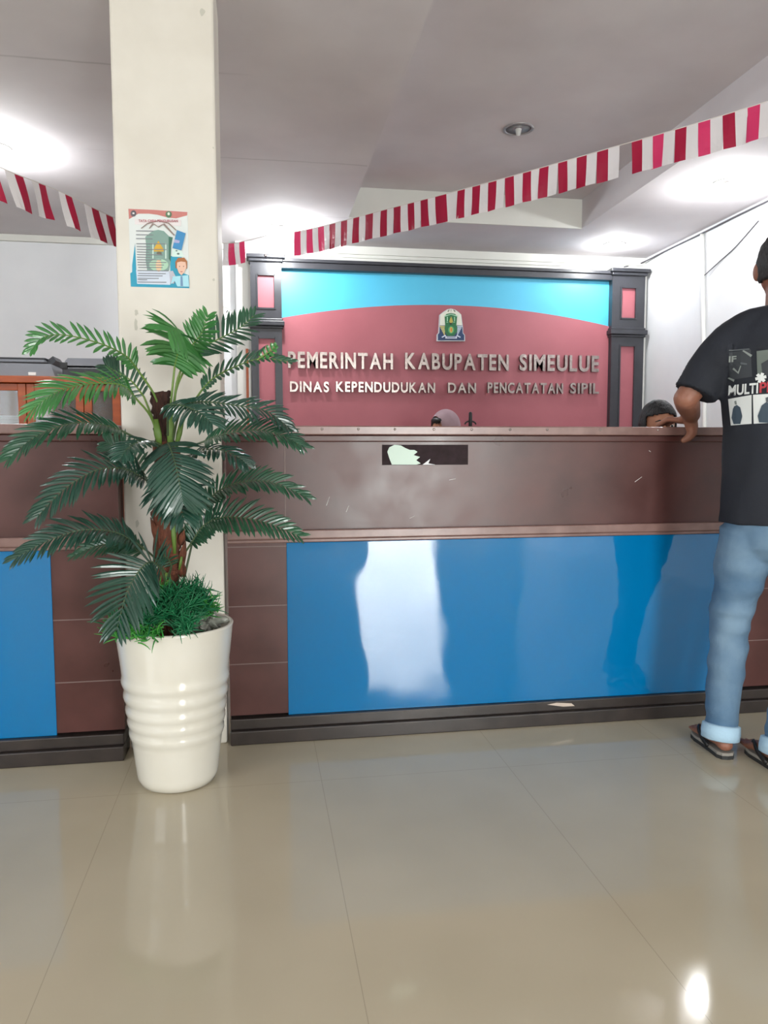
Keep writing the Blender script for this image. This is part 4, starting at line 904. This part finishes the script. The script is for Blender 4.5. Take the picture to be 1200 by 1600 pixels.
# jeans
bm = B()
tube(bm, [Q(0, 0, .93), Q(0, -.01, .86), Q(0, -.015, .80)], [(.160, .115), (.170, .128), (.165, .125)], 24, side=Rv, round_caps=True)
for L_ in (LF, RF):
    s = -1 if L_ is LF else 1; a_ = L_['ank']; kn_ = L_['knee']; hp = Q(s*.088, -.01, .80)
    tube(bm, [hp, hp.lerp(kn_, .35), kn_, kn_.lerp(a_, .4), kn_.lerp(a_, .8), a_+Vector((0, 0, -.012))], [.098, .090, .070, .064, .057, .054], 20, round_caps=False)
me = remesh(bm, .007, 8, 'jeans')
for v in me.vertices:
    p = v.co; wr_ = 1+2.0*math.exp(-((p.z-.48)/.14)**2)+1.2*math.exp(-((p.z-.14)/.1)**2)
    v.co = v.co + v.normal*(noise.noise(Vector((p.x*7, p.y*7, p.z*20)))*.0055*wr_)
jeans = link('jeans', me, man, M_jean, True)
for L_ in (LF, RF):
    a_ = L_['ank']; kd = (L_['knee']-a_).normalized(); bm = B()
    pts = [a_+kd*z for z in (-.032, -.028, -.006, .020, .024)]
    tube(bm, pts, [.055, .064, .066, .064, .055], 28); obj('rolled_cuff', bm, M_jean_in, jeans, smooth=True)
# back pocket
def decal(poly, m, parent, name, off=.0022, cell=.012):
    """poly in (a, z) on the shirt back; drawn on the cloth by casting onto it"""
    bm = B(); vs = [bm.verts.new((a_, z, 0)) for a_, z in poly]; bm.faces.new(vs)
    xs_ = [p[0] for p in poly]; ys_ = [p[1] for p in poly]
    for ax, lo, hi in ((0, min(xs_), max(xs_)), (1, min(ys_), max(ys_))):
        k = lo+cell
        while k < hi:
            co = [0, 0, 0]; no = [0, 0, 0]; co[ax] = k; no[ax] = 1
            bmesh.ops.bisect_plane(bm, geom=bm.verts[:]+bm.edges[:]+bm.faces[:], plane_co=co, plane_no=no); k += cell
    cast(bm.verts, off); bmesh.ops.solidify(bm, geom=bm.faces[:], thickness=.0008)
    return obj(name, bm, m, parent, smooth=False)
def cast(verts, off):
    for v in verts:
        o_ = Q(v.co.x, -.5, v.co.y); h = SHB.ray_cast(o_, F)
        p = h[0] if h[0] is not None else Q(v.co.x, -.1, v.co.y); v.co = p-F*off
WT = mat('print_white', 'cfd2d0', .7); RD = mat('print_red', 'a8303a', .7); GY = mat('print_grey', '4d5256', .7); DK = mat('print_dark_blue', '33424f', .7); MG = mat('print_mid_grey', '7c827e', .7)
def ptxt(s, a0, a1, z0, z1, m, slope=0):
    me = text_mesh(s, 1, 0, .03); b_ = bounds(me); bm = B(); bm.from_mesh(me); bpy.data.meshes.remove(me)
    for v in bm.verts:
        u = (v.co.x-b_[0])/(b_[1]-b_[0]); v.co = Vector((a0+u*(a1-a0), z0+(v.co.y-b_[2])/(b_[3]-b_[2])*(z1-z0)+slope*u*(a1-a0), 0))
    cast(bm.verts, .0032); obj('print_lettering', bm, m, shirt)
def rc(a0, a1, z0, z1): return [(a0, z0), (a1, z0), (a1, z1), (a0, z1)]
A0 = -.145
def az(px, py):     # photo pixel on the back plane -> (a, z)
    d = ray(px, py); n = F; P0 = Q(0, -.12, 0); C0 = Vector((0, 0, H)); t_ = (P0-C0).dot(n)/d.dot(n); p = C0+d*t_; return (p-O).dot(Rv), p.z
def azp(*pts): return [az(*p) for p in pts]
a0, z0 = az(1140, 617); a1, z1 = az(1185, 599)
ptxt('MULTI', a0, a1, z0, z1, WT, .03); ptxt('PLE', a1+.004, a1+.065, z0+.004, z1+.004, RD, .03)
decal(azp((1140, 622), (1175, 617), (1175, 662), (1144, 664)), WT, shirt, 'print_photo'); decal(azp((1177, 617), (1222, 615), (1222, 660), (1178, 662)), WT, shirt, 'print_photo')
decal(azp((1149, 634), (1153, 632), (1158, 636), (1161, 650), (1158, 662), (1148, 662), (1145, 652), (1147, 638)), DK, shirt, 'print_figure', .0042)
decal(azp((1149, 626), (1152, 625), (1153, 631), (1150, 631)), MG, shirt, 'print_figure', .0042)
decal(azp((1190, 634), (1198, 628), (1205, 636), (1208, 655), (1200, 661), (1186, 660), (1184, 650)), DK, shirt, 'print_figure', .0042)
decal(azp((1196, 622), (1202, 620), (1204, 628), (1197, 629)), GY, shirt, 'print_figure', .0044)
decal(azp((1140, 549), (1174, 545), (1176, 588), (1142, 592)), mat('print_photo_dark', '2a2e33', .7), shirt, 'print_photo', .0016); decal(azp((1183, 548), (1222, 544), (1222, 584), (1184, 590)), mat('print_photo_grey', '5d655f', .7), shirt, 'print_photo', .0016)
decal(azp((1190, 568), (1200, 562), (1215, 566), (1215, 586), (1192, 588)), mat('print_photo_dark', '2a2e33', .7), shirt, 'print_figure', .003)
decal(azp((1161, 547), (1163, 546), (1176, 554), (1174, 557)), MG, shirt, 'print_stroke', .003)
decal(azp((1146, 575), (1148, 573), (1154, 580), (1158, 570), (1159, 571), (1155, 583)), MG, shirt, 'print_stroke', .003)
decal(azp((1139, 589), (1141, 588), (1149, 592), (1148, 595)), MG, shirt, 'print_stroke', .003)
decal(azp((1158, 565), (1168, 567), (1168, 569), (1158, 568)), GY, shirt, 'print_stroke', .003)
a2, z2 = az(1140, 564); a3, z3 = az(1152, 554); ptxt('IF', a2, a3, z2, z3, MG)
for k in range(3):
    c = az(1189, 590); a_ = k*math.pi/3+.2; dx_, dz_ = math.cos(a_)*.016, math.sin(a_)*.016; nx, nz = -math.sin(a_)*.0045, math.cos(a_)*.0045
    decal([(c[0]-dx_-nx, c[1]-dz_-nz), (c[0]+dx_-nx, c[1]+dz_-nz), (c[0]+dx_+nx, c[1]+dz_+nz), (c[0]-dx_+nx, c[1]-dz_+nz)], WT, shirt, 'print_star', .0034+.0003*k)
a4, z4 = az(1140, 546); a5, z5 = az(1172, 541); decal(rc(a4, a5, z4, z4+.003), GY, shirt, 'print_line', .003)
# flip-flops
for L_, fd in ((LF, Vector((.14, 1, 0))), (RF, Vector((.12, 1, 0)))):
    fd = fd.normalized(); sd = Vector((fd.y, -fd.x, 0)); h0 = Vector((L_['ank'].x, L_['ank'].y, 0)); s = -1 if L_ is LF else 1
    out = [(y*.92, x*.95) for y, x in ((-.064, 0), (-.06, .022), (-.04, .034), (.02, .036), (.08, .045), (.13, .052), (.168, .045), (.188, .025), (.194, 0), (.188, -.022), (.168, -.042), (.13, -.046), (.08, -.040), (.02, -.034), (-.04, -.032), (-.06, -.020))]
    bm = B(); rings = []
    for z in (0.0, .012, .013, .023):
        k_ = 1.0 if z in (0.0, .012) else .975
        rings.append([bm.verts.new(h0+fd*(y*k_)+sd*(x*k_)+Vector((0, 0, z))) for y, x in out])
    for ri, (q0, q1) in enumerate(zip(rings, rings[1:])):
        for k in range(len(out)):
            f_ = bm.faces.new((q0[k], q0[(k+1) % len(out)], q1[(k+1) % len(out)], q1[k])); f_.material_index = 0 if ri < 2 else 1
    f_ = bm.faces.new(rings[0][::-1]); f_ = bm.faces.new(rings[-1]); f_.material_index = 1
    ff = obj('flip_flop', bm, [M_rubber, M_rubber_g], man)
    for q in (-1, 1):
        bm = B(); pts = catmull([h0+fd*.015+sd*q*.040+Vector((0, 0, .02)), h0+fd*.06+sd*q*.048+Vector((0, 0, .05)), h0+fd*.11+sd*q*.032+Vector((0, 0, .062)), h0+fd*.165-sd*s*.012+Vector((0, 0, .028))], 14)
        tube(bm, pts, [(.010, .004)]*8+[(.008, .0035)]*4+[(.005, .004)]*3, 8); obj('strap', bm, M_black, ff, smooth=True)
